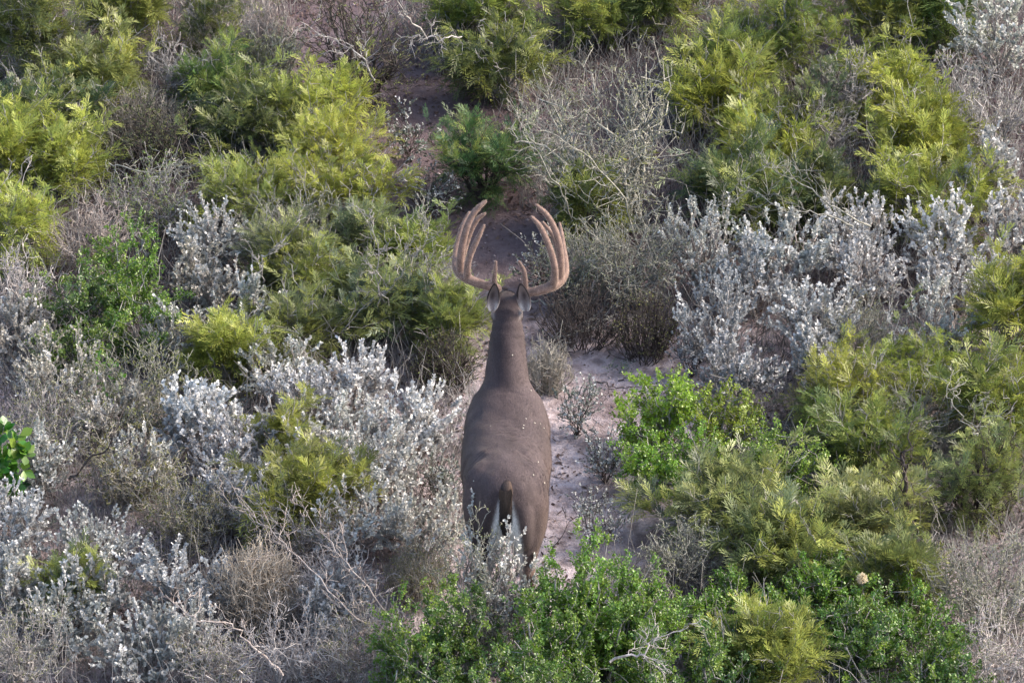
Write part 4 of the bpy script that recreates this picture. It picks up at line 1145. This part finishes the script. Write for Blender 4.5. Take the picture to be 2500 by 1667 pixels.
twiggy((860, 1080, 600, 720), "sparse grey bare shrub poking out of the green shrubs left of the antlers", M_BARKG, None, .4, zig=.08, sl=.18)
twiggy((560, 800, 470, 620), "sparse grey bare shrub among the olive feathery shrubs, left of centre", M_BARKL, None, .4, zig=.08, sl=.2)
twiggy((20, 220, 60, 220), "sparse grey twigs poking through the top left olive shrub", M_BARKG, None, .3, zig=.06, sl=.2)
twiggy((1750, 1960, 250, 420), "sparse grey bare shrub over the dark green bush, upper right", M_BARKG, None, .35, zig=.07, sl=.2)
twiggy((2000, 2200, 900, 1060), "sparse pale bare shrub among the green feathery shrubs on the right", M_BARKL, None, .3, zig=.07, sl=.2)
# low herbs on the sand
forb((1270, 1380, 850, 1000), "grey green herb on the sand beside the deer's ribs", (0.17, 0.20, 0.17))
forb((1340, 1440, 980, 1090), "sparse blue green herb on the sand beside the lime green shrub", (0.20, 0.23, 0.22), .7)
forb((1300, 1430, 1130, 1260), "pale grey green herb on the sand beside the deer's thigh", (0.25, 0.27, 0.25), .8)
forb((870, 1010, 260, 350), "dark sparse herb on the shaded trail, upper one", (0.10, 0.12, 0.09), .6)
forb((900, 1060, 380, 480), "dark sparse herb on the shaded trail, just below the upper one", (0.10, 0.12, 0.085), .6)
forb((960, 1060, 1030, 1140), "small grey herb on the sand left of the deer's rump", (0.20, 0.22, 0.17), .6)
forb((1180, 1310, 560, 640), "sparse dark herb on the ground between the antlers", (0.12, 0.13, 0.10), .6)
forb((1540, 1640, 760, 840), "bluish herb on the sand under the faded bluish shrub", (0.22, 0.24, 0.26), .8)


# loose branches: traced centre lines, each at its own height and distance
def branch(name, label, pts, r0, mat, twigs=6, cat="branch", group=None):
    """pts: (px, py, z) in 2352 px picture units and metres above ground"""
    P = np.array([at_z(a * K, b * K, c) for a, b, c in pts])
    if P[0, 2] > P[-1, 2]: P = P[::-1]        # thick end at the foot
    P = catmull(P, 5)
    P0 = P[0].copy(); P = P - P0
    r = np.random.default_rng(int(pts[0][0]))
    P[1:-1] += r.normal(0, .008, (len(P) - 2, 3)); r0 = r0 * .62
    parts = [tubes(P[None], np.array([r0]), np.array([r0 * .25]), 6)]
    twigs *= 2
    i = np.zeros(twigs, int); s, g = sample(P[None], i, r.uniform(.15, 1, twigs))
    d = nrm(g * .8 + r.normal(0, .5, g.shape) + np.array([0, 0, .1 if P[:, 2].max() > .15 else 0])); e = s + d * r.uniform(.05, .25, twigs)[:, None]
    t1 = bez(s, (s + e) / 2 + r.normal(0, .015, s.shape), e, 5, .05, r)
    i2 = np.repeat(np.arange(twigs), 5); s2, g2 = sample(t1, i2, r.uniform(.3, .95, len(i2)))
    e2 = s2 + nrm(g2 + r.normal(0, .6, g2.shape)) * r.uniform(.02, .09, (len(i2), 1))
    t2 = bez(s2, (s2 + e2) / 2, e2, 3, .08, r)
    V, Fc = merge(parts + [tubes(t1, np.full(twigs, r0 * .35), np.full(twigs, .0013)), tubes(t2, np.full(len(t2), .0018), np.full(len(t2), .0011))])
    o = link(name, mesh_np(name, V, Fc, [mat])); o.location = P0.tolist(); tag(o, label, cat, group)
    return o


LB = "loose bare branches among the shrubs"
branch("bare_branch", "curved smooth pinkish branch crossing the lower left shrubs", [(380, 1365, .75), (440, 1415, .72), (530, 1435, .66), (580, 1480, .58), (650, 1550, .4)], .0095, M_BARKP, 5, group=LB)
branch("bare_branch", "long pinkish branch slanting down right below the white sprigs", [(510, 1090, .75), (600, 1200, .72), (690, 1280, .66), (800, 1400, .5), (900, 1470, .3)], .0075, M_BARKP, 9, group=LB)
branch("bare_branch", "second long pinkish branch slanting beside the deer's left", [(690, 1150, .8), (760, 1250, .7), (830, 1330, .6), (900, 1420, .4)], .0065, M_BARKP, 8, group=LB)
branch("bare_branch", "dark leaning branch in the grey shrub at the left edge", [(160, 1100, .35), (200, 1060, .5), (250, 1020, .68), (285, 940, .8)], .012, M_BARKD, 4, group=LB)
branch("bare_branch", "thick grey branch at the bottom edge below the curved pinkish branch", [(545, 1600, .2), (560, 1530, .5), (600, 1490, .62), (630, 1488, .64)], .011, M_BARKG, 4, group=LB)
branch("bare_branch", "grey arching branch in the bottom right green shrubs", [(1400, 1520, .78), (1470, 1500, .82), (1500, 1465, .86), (1580, 1440, .9)], .010, M_BARKG, 5, group=LB)
branch("bare_branch", "white grey branch pointing out of the yellow green shrub on the right", [(2170, 870, .9), (2190, 930, .85), (2230, 980, .75), (2245, 1000, .7)], .0065, M_BARKL, 5, group=LB)
branch("bare_branch", "lichen covered branch slanting through the dark green shrubs, upper right", [(1780, 390, .85), (1850, 430, .75), (1920, 475, .65), (2000, 520, .5)], .0095, M_BARKL, 8, group=LB)
branch("bare_branch", "thin pale branch crossing below the lichen covered one, upper right", [(1740, 440, .7), (1800, 480, .68), (1880, 490, .62), (1960, 520, .5)], .0075, M_BARKL, 7, group=LB)
branch("bare_branch", "forked looking pale branch left of the dark green shrubs, upper right", [(1620, 540, .3), (1640, 490, .5), (1690, 430, .8), (1760, 380, 1.0)], .007, M_BARKL, 5, group=LB)
branch("bare_branch", "long grey branch crossing the dark leafless shrub at the top edge", [(690, 50, 1.0), (770, 95, .8), (830, 130, .7), (860, 185, .5)], .0085, M_BARKG, 7, group=LB)
branch("bare_branch", "straight grey branch slanting down right at the top edge", [(880, -30, 1.2), (930, 30, .95), (980, 90, .7)], .010, M_BARKG, 3, group=LB)
branch("bare_branch", "horizontal grey branch over the dark leafless shrub", [(910, 78, .8), (960, 82, .78), (1020, 90, .74), (1060, 85, .7)], .007, M_BARKG, 4, group=LB)
branch("bare_branch", "slanting grey trunk of the bare shrub behind the antlers", [(1200, 300, .95), (1240, 360, .8), (1290, 450, .5), (1320, 530, .1)], .0085, M_BARKL, 8, group=LB)
branch("bare_branch", "straight pale stem slanting through the middle of the large bare shrub", [(1240, 300, 1.25), (1340, 350, 1.05), (1430, 460, .6), (1480, 600, .05)], .010, M_BARKL, 10, group=LB)
branch("bare_branch", "forked grey stem in the olive shrubs left of centre", [(605, 650, .2), (600, 600, .45), (640, 560, .65), (690, 510, .85)], .008, M_BARKG, 5, group=LB)
branch("bare_branch", "crooked grey stem left of the antlers", [(870, 720, .2), (872, 640, .5), (868, 560, .75), (850, 500, .9)], .007, M_BARKG, 7, group=LB)
branch("bare_branch", "slanting grey stem nearest the left antler", [(880, 680, .3), (930, 620, .55), (970, 560, .75), (985, 500, .9)], .008, M_BARKL, 6, group=LB)
FB = "fallen branches on the ground"
branch("fallen_branch", "lichen spotted fallen branch beside the deer's head", [(1215, 690, .05), (1280, 700, .08), (1340, 665, .10), (1400, 640, .12)], .009, M_BARKL, 9, group=FB)
branch("fallen_branch", "crooked fallen branch in the shade below the right antler", [(1230, 800, .04), (1300, 770, .08), (1370, 745, .10), (1430, 700, .14)], .007, M_BARKL, 9, group=FB)
branch("fallen_branch", "dark thin stick lying on the pink sand", [(1370, 876, .012), (1410, 890, .012), (1450, 888, .012), (1500, 893, .012)], .006, M_BARKD, 2, cat="stick", group=FB)
branch("fallen_branch", "shorter dark stick lying on the sand just above the other", [(1420, 874, .012), (1460, 872, .015), (1510, 868, .02)], .005, M_BARKD, 2, cat="stick", group=FB)
branch("fallen_branch", "fallen grey branch below the faded bluish shrub", [(1490, 770, .02), (1540, 765, .03), (1600, 772, .03)], .006, M_BARKD, 3, cat="stick", group=FB)
branch("fallen_branch", "pale fallen branch on the dark ground under the left shrubs", [(250, 375, .35), (320, 390, .35), (420, 380, .36), (520, 385, .36)], .006, M_BARKL, 6, group=FB)
branch("bare_branch", "thin brown stem leaning over the sand beside the deer's thigh", [(1275, 1250, .02), (1310, 1200, .15), (1370, 1130, .3), (1400, 1110, .36)], .0035, M_BARKD, 5, group=LB)
branch("tree_trunk", "dark rough trunk standing among the feathery shrubs on the right", [(2095, 1260, .02), (2085, 1180, .25), (2080, 1100, .5), (2070, 1040, .75)], .034, M_BARKD, 8, cat="trunk")


def seed_puff(px, py, z):
    p = at_z(px * K, py * K, z); r = np.random.default_rng(5); n = 700
    d = nrm(r.normal(0, 1, (n, 3))); st = bez(np.zeros((n, 3)), d * .011 + r.normal(0, .003, d.shape), d * .024 * r.uniform(.7, 1.1, (n, 1)) + r.normal(0, .003, d.shape), 3, .05, r)
    V, Fc = tubes(st, np.full(n, .0014), np.full(n, .0009))
    m = bark_mat("cream_fluff", (.62, .52, .34), (.8, .72, .52), 80)
    o = link("seed_puff", mesh_np("seed_puff", V, Fc, [m])); o.location = p.tolist()
    tag(o, "cream fluffy seed ball on the feathery shrub in the lower right", "seed head")


greens((1880, 2150, 1330, 1500), "fresh green small leaved shrub beside the cream seed ball", (0.11, 0.21, 0.03), 1.0)
greens((1500, 1700, 1380, 1540), "fresh green small leaved shrub below the small white lichen shrub", (0.10, 0.20, 0.03), 1.0)
greens((860, 1060, 1340, 1500), "fresh green small leaved shrub at the left end of the bottom green row", (0.09, 0.18, 0.03), .9, Y=-0.6)


seed_puff(1980, 1328, .95)
